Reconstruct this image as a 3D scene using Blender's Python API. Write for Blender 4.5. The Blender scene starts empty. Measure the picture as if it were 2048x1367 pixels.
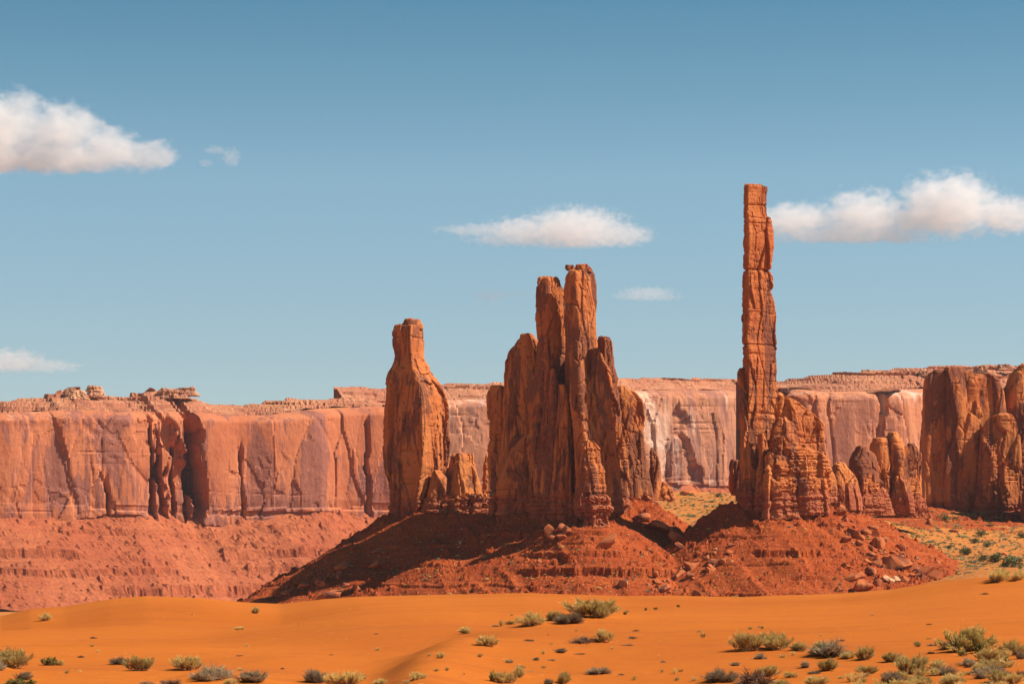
import bpy, bmesh, math, random
import numpy as np
from math import radians, pi, sin, cos, sqrt
SC = bpy.context.scene
COL = SC.collection

# ------------------------------------------------------------------ camera, sky, sun, exposure
FPX, CX, HY = 5689.0, 1024.0, 1140.0      # focal length, centre column and horizon row of the 2048 px photograph
cam_d = bpy.data.cameras.new('camera'); cam = bpy.data.objects.new('camera', cam_d); COL.objects.link(cam)
cam.location = (0, 0, 0); cam.rotation_euler = (radians(90), 0, 0)
cam_d.lens = 100; cam_d.sensor_width = 36; cam_d.shift_y = (HY-683.5)/2048
cam_d.clip_start = 0.5; cam_d.clip_end = 60000
SC.camera = cam
SUN_EL, SUN_AZ = 46.0, 1.0               # elevation; azimuth in degrees from +X towards the camera (negative: behind the rocks)
sd = np.array([cos(radians(SUN_EL))*cos(radians(SUN_AZ)), -cos(radians(SUN_EL))*sin(radians(SUN_AZ)), sin(radians(SUN_EL))])
W = bpy.data.worlds.new('World'); SC.world = W; W.use_nodes = True
nt = W.node_tree; nt.nodes.clear()
sky = nt.nodes.new('ShaderNodeTexSky'); sky.sky_type = 'NISHITA'; sky.sun_disc = False
sky.sun_elevation = radians(SUN_EL); sky.sun_rotation = radians(90-math.degrees(math.atan2(sd[1], sd[0])))
sky.altitude = 1600; sky.air_density = 1.0; sky.dust_density = 0.6; sky.ozone_density = 1.5
hsv = nt.nodes.new('ShaderNodeMix'); hsv.data_type = 'RGBA'; hsv.blend_type = 'MULTIPLY'; hsv.inputs[0].default_value = 1
hsv.inputs[7].default_value = (0.95, 1.02, 1.0, 1)
bg = nt.nodes.new('ShaderNodeBackground'); bg.inputs[1].default_value = 0.053
wo = nt.nodes.new('ShaderNodeOutputWorld')
tc = nt.nodes.new('ShaderNodeTexCoord'); sp = nt.nodes.new('ShaderNodeSeparateXYZ'); mr = nt.nodes.new('ShaderNodeMapRange')
nt.links.new(tc.outputs['Generated'], sp.inputs[0]); nt.links.new(sp.outputs[2], mr.inputs[0])
mr.inputs[1].default_value = 0; mr.inputs[2].default_value = .25
cr = nt.nodes.new('ShaderNodeValToRGB'); nt.links.new(mr.outputs[0], cr.inputs[0])      # paler dusty air low down, deeper blue overhead
hz = nt.nodes.new('ShaderNodeMix'); hz.data_type = 'RGBA'; hz.blend_type = 'MULTIPLY'; hz.inputs[0].default_value = 1; hz.inputs[7].default_value = (2, 2, 2, 1)
nt.links.new(cr.outputs[0], hz.inputs[6])
for i, (p, c) in enumerate(((0, (1.15, 1.13, 1.12)), (.073, (1.17, 1.21, 1.17)), (.136, (1.18, 1.35, 1.25)), (.2, (.62, 1.04, 1.0)))):
    e = cr.color_ramp.elements[i] if i < 2 else cr.color_ramp.elements.new(p*4)
    e.position = p*4; e.color = tuple(v/2 for v in c)+(1,)
nt.links.new(hz.outputs[2], hsv.inputs[7])
nt.links.new(sky.outputs[0], hsv.inputs[6]); nt.links.new(hsv.outputs[2], bg.inputs[0]); nt.links.new(bg.outputs[0], wo.inputs[0])
sl = bpy.data.lights.new('sun', 'SUN'); sl.energy = 5.0; sl.angle = radians(0.53); sl.color = (1.0, 0.93, 0.83)
so = bpy.data.objects.new('sun', sl); COL.objects.link(so)
from mathutils import Vector
so.rotation_euler = Vector(sd).to_track_quat('Z', 'Y').to_euler()
SC.view_settings.view_transform = 'Standard'; SC.view_settings.look = 'None'
SC.view_settings.exposure = 0.62; SC.view_settings.gamma = 1
SC.cycles.use_denoising = True
SC.cycles.max_bounces = 6; SC.cycles.volume_bounces = 4; SC.cycles.diffuse_bounces = 1
SC.cycles.volume_step_rate = 1.0; SC.cycles.volume_max_steps = 256

def PX(px, Y): return (px-CX)/FPX*Y
def PZ(py, Y): return (HY-py)/FPX*Y

# ------------------------------------------------------------------ noise
U = np.uint32
def _hash(ix, iy, iz, s):
    n = ix.astype(np.int64).astype(U)*U(374761393) + iy.astype(np.int64).astype(U)*U(668265263) + iz.astype(np.int64).astype(U)*U(2147483629) + U(s*7919+13)
    n = (n ^ (n >> U(13)))*U(1274126177); n = (n ^ (n >> U(15)))*U(2246822519)
    return n ^ (n >> U(16))
def vnoise(x, y, z, s=0):
    ix, iy, iz = np.floor(x), np.floor(y), np.floor(z)
    fx, fy, fz = x-ix, y-iy, z-iz
    u, v, w = fx*fx*(3-2*fx), fy*fy*(3-2*fy), fz*fz*(3-2*fz)
    r = 0
    for a in (0, 1):
        for b in (0, 1):
            for c in (0, 1):
                h = (_hash(ix+a, iy+b, iz+c, s) & U(0xffffff)).astype(np.float32)/16777216.
                r = r + h*(u if a else 1-u)*(v if b else 1-v)*(w if c else 1-w)
    return r*2-1
def fbm(x, y, z, s=0, o=4, g=.5):
    r, a, t = 0, 1., 0.
    for k in range(o):
        r = r + a*vnoise(x, y, z, s+k*17); t += a; a *= g
        x, y, z = x*2.03+7.1, y*2.03+3.3, z*2.03+1.7
    return r/t*1.5
def worley(x, y, z, s=0, jit=.9, tilt=False):
    vx = vy = vz = np.zeros(x.shape, np.float32)
    ix, iy, iz = np.floor(x), np.floor(y), np.floor(z)
    fx, fy, fz = (x-ix).astype(np.float32), (y-iy).astype(np.float32), (z-iz).astype(np.float32)
    f1 = np.full(x.shape, 9., np.float32); f2 = f1.copy(); idn = np.zeros(x.shape, U)
    for a in (-1, 0, 1):
        for b in (-1, 0, 1):
            for c in (-1, 0, 1):
                n = _hash(ix+a, iy+b, iz+c, s)
                dx = a+.5+((n & U(1023)).astype(np.float32)/1023-.5)*jit-fx
                dy = b+.5+(((n >> U(10)) & U(1023)).astype(np.float32)/1023-.5)*jit-fy
                dz = c+.5+(((n >> U(20)) & U(1023)).astype(np.float32)/1023-.5)*jit-fz
                d = dx*dx+dy*dy+dz*dz
                m = d < f1
                f2 = np.where(m, f1, np.minimum(f2, d)); f1 = np.where(m, d, f1); idn = np.where(m, n, idn)
                if tilt: vx, vy, vz = np.where(m, dx, vx), np.where(m, dy, vy), np.where(m, dz, vz)
    idn = (idn*U(2654435761)) ^ (idn >> U(7)); r = ((idn >> U(8)) & U(0xffff)).astype(np.float32)/65535*2-1
    if tilt:
        k = idn*U(1597334677); k = k ^ (k >> U(13))
        g = [((k >> U(q)) & U(1023)).astype(np.float32)/511.5-1 for q in (0, 10, 20)]
        return np.sqrt(f1), np.sqrt(f2), r, g[0]*vx+g[1]*vy+g[2]*vz
    return np.sqrt(f1), np.sqrt(f2), r
def sstep(a, b, x):
    t = np.clip((x-a)/(b-a), 0, 1); return t*t*(3-2*t)

# ------------------------------------------------------------------ object helpers
def props(o, label=None, cat=None, group=None, kind=None):
    if label: o['label'] = label
    if cat: o['category'] = cat
    if group: o['group'] = group
    if kind: o['kind'] = kind
    return o
def mesh_np(name, V, F, mats, parent=None, smooth=False, midx=None):
    me = bpy.data.meshes.new(name); V = np.asarray(V, np.float32).reshape(-1, 3); F = np.asarray(F, np.int32)
    k = F.shape[1]
    me.vertices.add(len(V)); me.vertices.foreach_set('co', V.ravel())
    me.loops.add(F.size); me.loops.foreach_set('vertex_index', F.ravel())
    me.polygons.add(len(F)); me.polygons.foreach_set('loop_start', np.arange(0, F.size, k, dtype=np.int32))
    me.polygons.foreach_set('loop_total', np.full(len(F), k, np.int32))
    if midx is not None: me.polygons.foreach_set('material_index', midx.astype(np.int32))
    me.polygons.foreach_set('use_smooth', np.full(len(F), smooth))
    for m in (mats if isinstance(mats, (list, tuple)) else [mats]): me.materials.append(m)
    me.update(calc_edges=True)
    o = bpy.data.objects.new(name, me); COL.objects.link(o)
    if parent: o.parent = parent
    return o
def grid_faces(nr, nc, closed=False, off=0):
    i = np.arange(nr-1)[:, None]; j = np.arange(nc if closed else nc-1)[None, :]
    j2 = (j+1) % nc
    return np.stack([i*nc+j, i*nc+j2, (i+1)*nc+j2, (i+1)*nc+j], -1).reshape(-1, 4)+off
def empty(name, loc, label, cat, group=None):
    o = bpy.data.objects.new(name, None); COL.objects.link(o); o.location = loc
    o.empty_display_size = 1
    return props(o, label, cat, group)
def localise(o, root):
    """child meshes are written in world coordinates: take the root's place out of the mesh"""
    L = root.location; n = len(o.data.vertices); a = np.empty(n*3, np.float32); o.data.vertices.foreach_get('co', a)
    a = a.reshape(-1, 3)-np.array(L, np.float32); o.data.vertices.foreach_set('co', a.ravel()); o.data.update()
def recentre(o):
    n = len(o.data.vertices); a = np.empty(n*3, np.float32); o.data.vertices.foreach_get('co', a); a = a.reshape(-1, 3)
    c = np.array([a[:, 0].mean(), a[:, 1].mean(), a[:, 2].min()], np.float32)
    o.data.vertices.foreach_set('co', (a-c).ravel()); o.data.update(); o.location = c

# ------------------------------------------------------------------ materials
class NT:
    def __init__(s, name, rough=.95):
        s.m = bpy.data.materials.new(name); s.m.use_nodes = True; s.t = s.m.node_tree; s.t.nodes.clear()
        s.out = s.n('ShaderNodeOutputMaterial'); s.b = s.n('ShaderNodeBsdfPrincipled')
        s.b.inputs['Roughness'].default_value = rough; s.b.inputs['Specular IOR Level'].default_value = .04
        s.l(s.b.outputs[0], s.out.inputs[0]); s.geo = s.n('ShaderNodeNewGeometry'); s.pos = s.geo.outputs['Position']
    def n(s, t, **k):
        x = s.t.nodes.new(t)
        for a, b in k.items(): setattr(x, a, b)
        return x
    def l(s, a, b): s.t.links.new(a, b)
    def set(s, sock, v):
        if isinstance(v, (int, float, tuple)): sock.default_value = v
        else: s.l(v, sock)
    def mp(s, sc, vec=None, rot=(0, 0, 0)):
        x = s.n('ShaderNodeMapping'); x.inputs['Scale'].default_value = sc; x.inputs['Rotation'].default_value = rot
        s.l(vec or s.pos, x.inputs[0]); return x.outputs[0]
    def noise(s, sc, detail=5, rough=.55, vec=None, dist=0, scale=1.):
        x = s.n('ShaderNodeTexNoise'); s.l(s.mp(sc, vec), x.inputs['Vector']); x.inputs['Scale'].default_value = scale
        x.inputs['Detail'].default_value = detail; x.inputs['Roughness'].default_value = rough; x.inputs['Distortion'].default_value = dist
        return x.outputs['Fac']
    def ramp(s, f, a, b, va=0., vb=1.):
        x = s.n('ShaderNodeMapRange'); x.interpolation_type = 'SMOOTHSTEP'; s.l(f, x.inputs[0])
        for i, v in ((1, a), (2, b), (3, va), (4, vb)): x.inputs[i].default_value = v
        return x.outputs[0]
    def math(s, op, a, b=0., c=0.):
        x = s.n('ShaderNodeMath', operation=op)
        for i, v in enumerate((a, b, c)): s.set(x.inputs[i], v)
        return x.outputs[0]
    def mix(s, f, a, b, blend='MIX'):
        x = s.n('ShaderNodeMix', data_type='RGBA', blend_type=blend); s.set(x.inputs[0], f)
        for i, v in ((6, a), (7, b)): s.set(x.inputs[i], v if not isinstance(v, tuple) else (v+(1,))[:4])
        return x.outputs[2]
    def bump(s, h, dist, strength=1.):
        x = s.n('ShaderNodeBump'); s.l(h, x.inputs['Height']); x.inputs['Distance'].default_value = dist; x.inputs['Strength'].default_value = strength
        s.l(x.outputs[0], s.b.inputs['Normal'])
    def done(s, colr): s.l(colr, s.b.inputs['Base Color']); return s.m
    def z(s):
        x = s.n('ShaderNodeSeparateXYZ'); s.l(s.pos, x.inputs[0]); return x.outputs[2]
    def up(s):
        x = s.n('ShaderNodeSeparateXYZ'); s.l(s.geo.outputs['True Normal'], x.inputs[0]); return x.outputs[2]

def rock_mat(name, S=1., zshale=None, light=(.62, .205, .060), mid=(.46, .125, .038), varn=(.15, .055, .038), vam=.5, pale=0., shale=(.30, .075, .035), palec=(.80, .52, .40), streak=1., seed=0.):
    m = NT(name); q = m.n('ShaderNodeVectorMath', operation='ADD'); m.l(m.pos, q.inputs[0]); q.inputs[1].default_value = (seed*37., seed*11., seed*5.); q = q.outputs[0]
    a = m.noise((.06/S, .06/S, .035/S), 6, .6, q)
    c = m.mix(m.ramp(a, .35, .65), mid, light)
    # desert varnish: patches drawn out downwards, with fine streaks
    v1 = m.noise((.085/S, .085/S, .030/S), 7, .62, q, .6)
    v2 = m.noise((.55/S, .55/S, .028/S), 5, .6, q)
    vv = m.math('ADD', v1, m.math('MULTIPLY', m.math('SUBTRACT', v2, .5), .35*streak))
    vf = m.ramp(vv, .50-.1*(vam-.5), .56-.1*(vam-.5), 0., .8)
    c = m.mix(vf, c, varn)
    if pale > 0:
        p1 = m.noise((.022/S, .022/S, .014/S), 7, .65, q, .8)
        p2 = m.noise((.4/S, .4/S, .03/S), 4, .6, q)
        pf = m.ramp(m.math('ADD', p1, m.math('MULTIPLY', m.math('SUBTRACT', p2, .5), .4)), .62-.12*pale, .72-.12*pale, 0, .8)
        c = m.mix(pf, c, palec)
    ln = m.noise((.16/S, .16/S, .10/S), 3, .55, q, 1.2)
    c = m.mix(m.ramp(m.math('ABSOLUTE', m.math('SUBTRACT', ln, .5)), .0, .012, .6, 0.), c, light)
    st = m.noise((.012/S, .012/S, .9/S), 4, .7, q)
    c = m.mix(m.ramp(st, .35, .7, 0, .35), c, m.mix(.5, c, (.30, .10, .05)))
    fine = m.noise((1.1/S, 1.1/S, .8/S), 5, .7, q)
    c = m.mix(m.ramp(fine, .3, .7, .0, .28), c, m.mix(.5, c, (.16, .05, .03)))
    if zshale is not None:
        zz = m.math('ADD', m.z(), m.math('MULTIPLY', m.noise((.05, .05, .05), 3), 2.0))
        lay = m.noise((.03, .03, 1.3), 3, .7)
        sh = m.mix(m.ramp(lay, .35, .65), shale, (.42, .13, .06))
        c = m.mix(m.ramp(zz, zshale-.5, zshale+2.0, .85, 0.), c, sh)
    h = m.math('ADD', m.noise((.8/S, .8/S, .5/S), 8, .68, q), m.math('MULTIPLY', m.noise((.3/S, .3/S, .12/S), 4, .6, q, 1.), .8))
    m.bump(h, .55*S, .55)
    return m.done(c)

def soil_mat(name, c1, c2, c3, S=1., speck=(.50, .22, .12), zband=True):
    m = NT(name)
    a = m.noise((.05/S,)*3, 7, .65); b = m.noise((.9/S,)*3, 6, .7)
    c = m.mix(m.ramp(a, .38, .62), c1, c2)
    c = m.mix(m.ramp(b, .35, .7, 0., .8), c, c3)
    if zband:
        l = m.noise((.01, .01, .7), 3, .7); c = m.mix(m.ramp(l, .5, .62, 0, .35), c, c3)
    vo = m.n('ShaderNodeTexVoronoi'); m.l(m.mp((1.1/S,)*3), vo.inputs['Vector']); vo.inputs['Scale'].default_value = 1
    sx = m.n('ShaderNodeSeparateColor'); m.l(vo.outputs['Color'], sx.inputs[0])
    f = m.math('MULTIPLY', m.ramp(vo.outputs['Distance'], .18, .3, 1., 0.), m.ramp(sx.outputs[0], .7, .8))
    c = m.mix(f, c, speck)
    m.bump(m.math('ADD', m.noise((.9/S,)*3, 8, .72), m.math('MULTIPLY', f, .3)), .9*S, .6)
    return m.done(c)

M = {}
M['totem'] = rock_mat('totem_rock', 1., zshale=PZ(985, 1000), vam=.62, seed=1)
M['yei'] = rock_mat('spire_rock', 1., zshale=PZ(990, 1010), vam=.78, seed=2)
M['butte'] = rock_mat('butte_rock', 1.2, zshale=PZ(1003, 1290), vam=.75, seed=3)
M['mesaL'] = rock_mat('mesa_rock_left', 2.6, light=(.58, .20, .09), mid=(.48, .145, .065), varn=(.25, .10, .08), vam=.55, pale=.25, palec=(.70, .34, .20), seed=4, streak=1.4)
M['mesaM'] = rock_mat('mesa_rock_middle', 3., light=(.60, .25, .13), mid=(.48, .18, .09), varn=(.30, .125, .09), vam=.5, palec=(.78, .48, .33), pale=.65, seed=5, streak=1.3)
M['mesaR'] = rock_mat('mesa_rock_right', 2.4, light=(.60, .24, .12), mid=(.50, .18, .085), varn=(.30, .12, .08), vam=.45, pale=.45, seed=6, streak=1.1)
M['talus'] = soil_mat('talus_soil', (.35, .064, .016), (.44, .092, .022), (.20, .036, .012))
M['talusM'] = soil_mat('mesa_talus_soil', (.42, .105, .042), (.48, .14, .055), (.28, .07, .035), 2.5, (.45, .16, .08))
M['cap'] = soil_mat('mesa_cap_soil', (.56, .24, .12), (.46, .16, .085), (.30, .11, .06), 2.0, (.66, .44, .30))
M['capb'] = rock_mat('cap_rock', 1.5, light=(.66, .36, .20), mid=(.52, .24, .13), varn=(.36, .15, .09), vam=.4, seed=9)
M['ground'] = soil_mat('sandy_ground', (.55, .20, .045), (.49, .165, .036), (.40, .12, .032), 1.5, (.45, .36, .22), False)
M['boulder'] = rock_mat('boulder_rock', .35, vam=.3, light=(.52, .150, .045), mid=(.40, .100, .034), seed=7)
M['paleb'] = rock_mat('pale_boulder_rock', .35, vam=.2, light=(.66, .34, .17), mid=(.55, .24, .11), seed=8)

def dune_mat():
    m = NT('dune_sand')
    a = m.noise((.035, .02, .03), 5, .6); b = m.noise((2.2, .8, 1.), 6, .75)
    c = m.mix(m.ramp(a, .35, .65), (.47, .126, .016), (.40, .100, .013))
    c = m.mix(m.ramp(b, .45, .75, 0, .3), c, (.33, .085, .02))
    sk = m.noise((.10, .55, .3), 6, .65, None, .6)
    c = m.mix(m.ramp(sk, .50, .68, 0, .38), c, (.30, .075, .022))
    pk = m.n('ShaderNodeTexVoronoi'); m.l(m.mp((3.2, 3.2, 3.2)), pk.inputs['Vector']); pk.inputs['Scale'].default_value = 1
    ps = m.n('ShaderNodeSeparateColor'); m.l(pk.outputs['Color'], ps.inputs[0])
    pf = m.math('MULTIPLY', m.ramp(pk.outputs['Distance'], .10, .2, 1., 0.), m.ramp(ps.outputs[0], .86, .9))
    c = m.mix(pf, c, m.mix(m.ramp(ps.outputs[1], .45, .55), (.16, .05, .025), (.60, .32, .14)))
    w = m.n('ShaderNodeTexWave'); w.wave_type = 'BANDS'; w.bands_direction = 'Y'; m.l(m.mp((1, 1, 1), None, (0, 0, .35)), w.inputs['Vector'])
    w.inputs['Scale'].default_value = 1.6; w.inputs['Distortion'].default_value = 5; w.inputs['Detail'].default_value = 2; w.inputs['Detail Scale'].default_value = .8
    msk = m.ramp(m.noise((.05, .03, .05), 3), .42, .62)
    h = m.math('ADD', m.math('MULTIPLY', m.math('MULTIPLY', w.outputs['Fac'], msk), .03), m.math('MULTIPLY', m.noise((3, 3, 3), 6, .75), .05))
    m.bump(h, 1., .55)
    return m.done(c)
M['dune'] = dune_mat()

def plant_mat(name, cols, var=.25):
    m = NT(name, .9)
    oi = m.n('ShaderNodeObjectInfo')
    a = m.noise((5, 5, 5), 3, .6)
    c = m.mix(m.ramp(a, .35, .65), cols[0], cols[1])
    x = m.n('ShaderNodeHueSaturation'); m.l(c, x.inputs['Color'])
    m.l(m.ramp(oi.outputs['Random'], 0, 1, 1-var, 1+var), x.inputs['Value'])
    tr = m.n('ShaderNodeBsdfTranslucent'); m.l(x.outputs[0], tr.inputs[0])
    ms = m.n('ShaderNodeMixShader'); ms.inputs[0].default_value = .25
    m.l(m.b.outputs[0], ms.inputs[1]); m.l(tr.outputs[0], ms.inputs[2]); m.l(ms.outputs[0], m.out.inputs[0])
    return m.done(x.outputs[0])
M['straw'] = plant_mat('straw_stem', ((.78, .52, .19), (.64, .41, .14)))
M['olive'] = plant_mat('olive_leaf', ((.66, .46, .15), (.50, .36, .11)))
M['green'] = plant_mat('green_leaf', ((.12, .17, .04), (.07, .11, .03)))
M['twig'] = plant_mat('grey_twig', ((.48, .29, .15), (.36, .21, .11)))
M['twigd'] = plant_mat('dark_twig', ((.26, .14, .09), (.18, .10, .07)))
M['sage'] = plant_mat('grey_green_leaf', ((.34, .30, .19), (.26, .24, .15)))

#%%ROCKS
# ------------------------------------------------------------------ rock displacement
def rock_disp(P, A=1., S=1., cw=1., fl=.38, fins=0., strata=0., seed=0, zs=None, joints=()):
    """how far the surface stands out (m) at world points P; S scales the block size"""
    x, y, z = P[:, 0], P[:, 1], P[:, 2]
    wx = x+1.5*S*vnoise(x/(9*S), y/(9*S), z/(14*S), seed+1); wy = y+1.5*S*vnoise(x/(9*S), y/(9*S), z/(14*S), seed+2); wz = z+2*S*vnoise(x/(7*S), y/(7*S), z/(9*S), seed+3)
    d = .9*S*fbm(x/(16*S), y/(16*S), z/(30*S), seed+4, 2)
    a1, a2, r, tl = worley(wx/(9.5*S), wy/(9.5*S), wz/(58*S), seed+5, .9, True); d = d+1.15*S*r+1.2*S*tl-.65*S*np.exp(-((a2-a1)/(.022*cw))**2)/cw**.5
    b1, b2, r, tl = worley(wx/(4.2*S), wy/(4.2*S), wz/(19*S), seed+6, .95, True); mk = sstep(-.35, .3, vnoise(x/(12*S), y/(12*S), z/(20*S), seed+16)); d = d+(.15+.6*mk)*S*(.8*r+.8*tl)-.28*mk*S*np.exp(-((b2-b1)/(.03*cw))**2)/cw**.5
    c1, c2, r, tl = worley(wx/(1.7*S), wy/(1.7*S), wz/(3.0*S), seed+7, .95, True)
    mk = sstep(.0, .4, vnoise(x/(7*S), y/(7*S), z/(6*S), seed+8))
    d = d+(.03+.42*mk)*S*(.6*r+.8*tl)-.12*mk*S*np.exp(-((c2-c1)/(.06*cw))**2)/cw**.5
    d = d+.12*S*fbm(x/(1.3*S), y/(1.3*S), z/(1.5*S), seed+9, 4)
    d = d+fl*S*fbm(x/(2.2*S), y/(2.2*S), z/(34*S), seed+21, 3)*sstep(-.4, .3, vnoise(x/(15*S), y/(15*S), z/(18*S), seed+22))
    bz = z+.9*S*vnoise(x/(12*S), y/(12*S), z*0, seed+17); bm_ = sstep(-.1, .5, vnoise(x/(14*S), y/(14*S), z/(9*S), seed+18))
    d = d-bm_*.55*S*np.exp(-(vnoise(x*0, y*0, bz/(1.9*S), seed+19)/.10)**2)
    if fins: d = d-fins*S*(1-np.abs(vnoise(wx/(5*S), wy/(5*S), z/(70*S), seed+10))*2.2).clip(0, 1)**2
    if strata or zs is not None:
        zz = z+.5*S*vnoise(x/(10*S), y/(10*S), z/30, seed+11)
        one = np.zeros_like(zz)
        lay = np.sign(vnoise(one, one+.5, zz/(1.25*S), seed+12))*np.abs(vnoise(one, one+.5, zz/(1.25*S), seed+12))**.35
        lay2 = vnoise(one, one+.5, zz/(.5*S), seed+13)
        e = strata if zs is None else strata+np.clip((zs-z)/2.5, 0, 1)*.75
        cr = worley(wx/(1.8*S), wy/(1.8*S), zz/(1.25*S), seed+14)
        d = d+e*S*(.6*lay+.25*lay2+.4*cr[2]-.5*np.exp(-((cr[1]-cr[0])/.10)**2))
    d = d*A
    for zj, wj, dj in joints:
        zw = zj+.5*vnoise(x/4, y/4, x*0, seed+15); d = d-dj*np.exp(-((z-zw)/wj)**2)
    return d

TOTEM = [(-1, -.2), (-.87, -1), (.0, -.5), (1, .25), (.8, .9), (-.3, 1)]
LEFTM = [(-1, .1), (-.8, -.45), (.2, -1), (1, .2), (.7, .8), (-.3, .9)]
FIN = [(-1, .3), (-.85, -.5), (-.1, -1), (1, .1), (1, .5), (.1, 1)]
BLOCK = [(-1, .3), (-.8, -.85), (-.15, -.95), (.95, -.15), (1, .5), (.2, 1)]
DARK = [(-1, .3), (-.85, -.3), (.55, -1), (1, -.3), (1, .5), (.1, 1)]
def section(poly, nu, rnd):
    p = np.array(poly, float); q = np.vstack([p, p[:1]]); L = np.r_[0, np.cumsum(np.hypot(*np.diff(q, axis=0).T))]
    t = np.linspace(0, L[-1], nu, endpoint=False); s = np.stack([np.interp(t, L, q[:, 0]), np.interp(t, L, q[:, 1])], 1)
    k = max(1, int(nu*.02*rnd*3))
    for _ in range(3): s = sum(np.roll(s, i, 0) for i in range(-k, k+1))/(2*k+1)
    s[:, 0] = (s[:, 0]-s[:, 0].min())/(np.ptp(s[:, 0]))*2-1
    s[:, 1] = s[:, 1]/np.abs(s[:, 1]).max()
    t = np.roll(s, -2, 0)-np.roll(s, 2, 0); n = np.stack([t[:, 1], -t[:, 0]], 1); n /= np.linalg.norm(n, axis=1)[:, None]+1e-9
    if (n*s).sum() < 0: n = -n
    return s, n
def column(name, prof, Y, mat, parent=None, poly=FIN, depth=.8, rnd=.22, res=.36, mind=0, ylean=0., dome=.35, mirror=False, **dk):
    """a standing rock: prof = rows (py, left px, right px) read at distance Y, top first"""
    if mirror: poly = [(-a, b) for a, b in poly][::-1]
    prof = np.array(prof, float); zt, zb = PZ(prof[0, 0], Y), PZ(prof[-1, 0], Y)
    z = PZ(prof[:, 0], Y); xl, xr = PX(prof[:, 1], Y), PX(prof[:, 2], Y)
    nz = max(12, int((zt-zb)/res)); zz = np.linspace(zb, zt, nz)
    l = np.interp(zz, z[::-1], xl[::-1]); r = np.interp(zz, z[::-1], xr[::-1])
    k = max(1, int(.7/res)); ker = np.ones(2*k+1)/(2*k+1)
    l = np.convolve(np.pad(l, k, 'edge'), ker, 'valid'); r = np.convolve(np.pad(r, k, 'edge'), ker, 'valid')
    cx, hw = (l+r)/2, (r-l)/2
    nd = max(4, int(hw[-1]*1.1/res)); th = np.linspace(0, pi/2, nd+1)[1:]      # rounded top
    cx = np.r_[cx, np.full(nd, cx[-1])]; ct = np.cos(th)**.4; hws = np.r_[hw, hw[-1]*ct]; zz2 = np.r_[zz, zt+hw[-1]*dome*np.sin(th)]
    hd = np.maximum(np.r_[hw, np.full(nd, hw[-1])]*depth, mind); hds = np.r_[hd[:nz], hd[nz:]*ct]
    kk = max(1, int(5/res)); ker = np.ones(2*kk+1)/(2*kk+1); sm = np.convolve(np.pad(hds[:nz], kk, 'edge'), ker, 'valid'); hds[:nz] = sm
    hds[nz:] = sm[-1]*ct
    nu = int(min(900, max(40, (hw.mean()*2+sm.mean()*2)*1.9/res)))
    s, n = section(poly, nu, rnd)
    yc = Y+ylean*(zz2-zb)
    V = np.stack([cx[:, None]+hws[:, None]*s[None, :, 0], yc[:, None]+hds[:, None]*s[None, :, 1], np.repeat(zz2[:, None], nu, 1)], -1)
    N = np.zeros_like(V); N[..., 0] = n[None, :, 0]; N[..., 1] = n[None, :, 1]
    f = np.r_[np.ones(nz), np.cos(th)]; N[..., :2] *= f[:, None, None]; N[..., 2] = np.sqrt(np.clip(1-f*f, 0, 1))[:, None]
    dk.setdefault('S', .72); dk['A'] = dk.get('A', 1.)*1.15
    P = V.reshape(-1, 3); d = rock_disp(P, **dk)
    # keep the traced silhouette: a trend-free offset
    d = d-np.median(d)*.8
    lim = np.repeat(np.maximum(hws, .3), nu)*.45; d = np.clip(d, -lim, lim)
    P = P+N.reshape(-1, 3)*d[:, None]
    nr = len(zz2); F = grid_faces(nr, nu, True)
    o = mesh_np(name, P, F, mat, parent)
    if parent: localise(o, parent)
    return o

#%%TERRAIN
# ------------------------------------------------------------------ terrain heights
class Table:
    """smooth height table read at (pixel column, distance)"""
    def __init__(s, Ys, cols, as_py=True, dpx=10, dY=1., blur=(3, 2)):
        pxs = sorted(cols); s.p0, s.dpx, s.Y0, s.dY = pxs[0], dpx, Ys[0], dY
        gp = np.arange(pxs[0], pxs[-1]+1, dpx); gY = np.arange(Ys[0], Ys[-1]+.1, dY); Ya = np.array(Ys, float)
        T = np.array([[((HY-v)/FPX*Y if as_py else v) for Y, v in zip(Ys, cols[p])] for p in pxs])
        a = np.array([np.interp(gY, Ya, r) for r in T])
        g = np.array([np.interp(gp, pxs, a[:, k]) for k in range(a.shape[1])]).T
        for ax, k in ((0, blur[0]), (1, blur[1])):
            for _ in range(2):
                pad = [(0, 0), (0, 0)]; pad[ax] = (k, k); q = np.pad(g, pad, 'edge'); c = np.cumsum(np.insert(q, 0, 0, ax), ax)
                g = (np.take(c, range(2*k+1, c.shape[ax]), ax)-np.take(c, range(0, c.shape[ax]-2*k-1), ax))/(2*k+1)
        s.g = g
    def __call__(s, x, Y):
        px = x/np.maximum(Y, 1.)*FPX+CX
        u = np.clip((px-s.p0)/s.dpx, 0, s.g.shape[0]-1.001); v = np.clip((Y-s.Y0)/s.dY, 0, s.g.shape[1]-1.001)
        i, j = u.astype(int), v.astype(int); fu, fv = u-i, v-j; g = s.g
        return (g[i, j]*(1-fv)+g[i, j+1]*fv)*(1-fu)+(g[i+1, j]*(1-fv)+g[i+1, j+1]*fv)*fu

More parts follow.
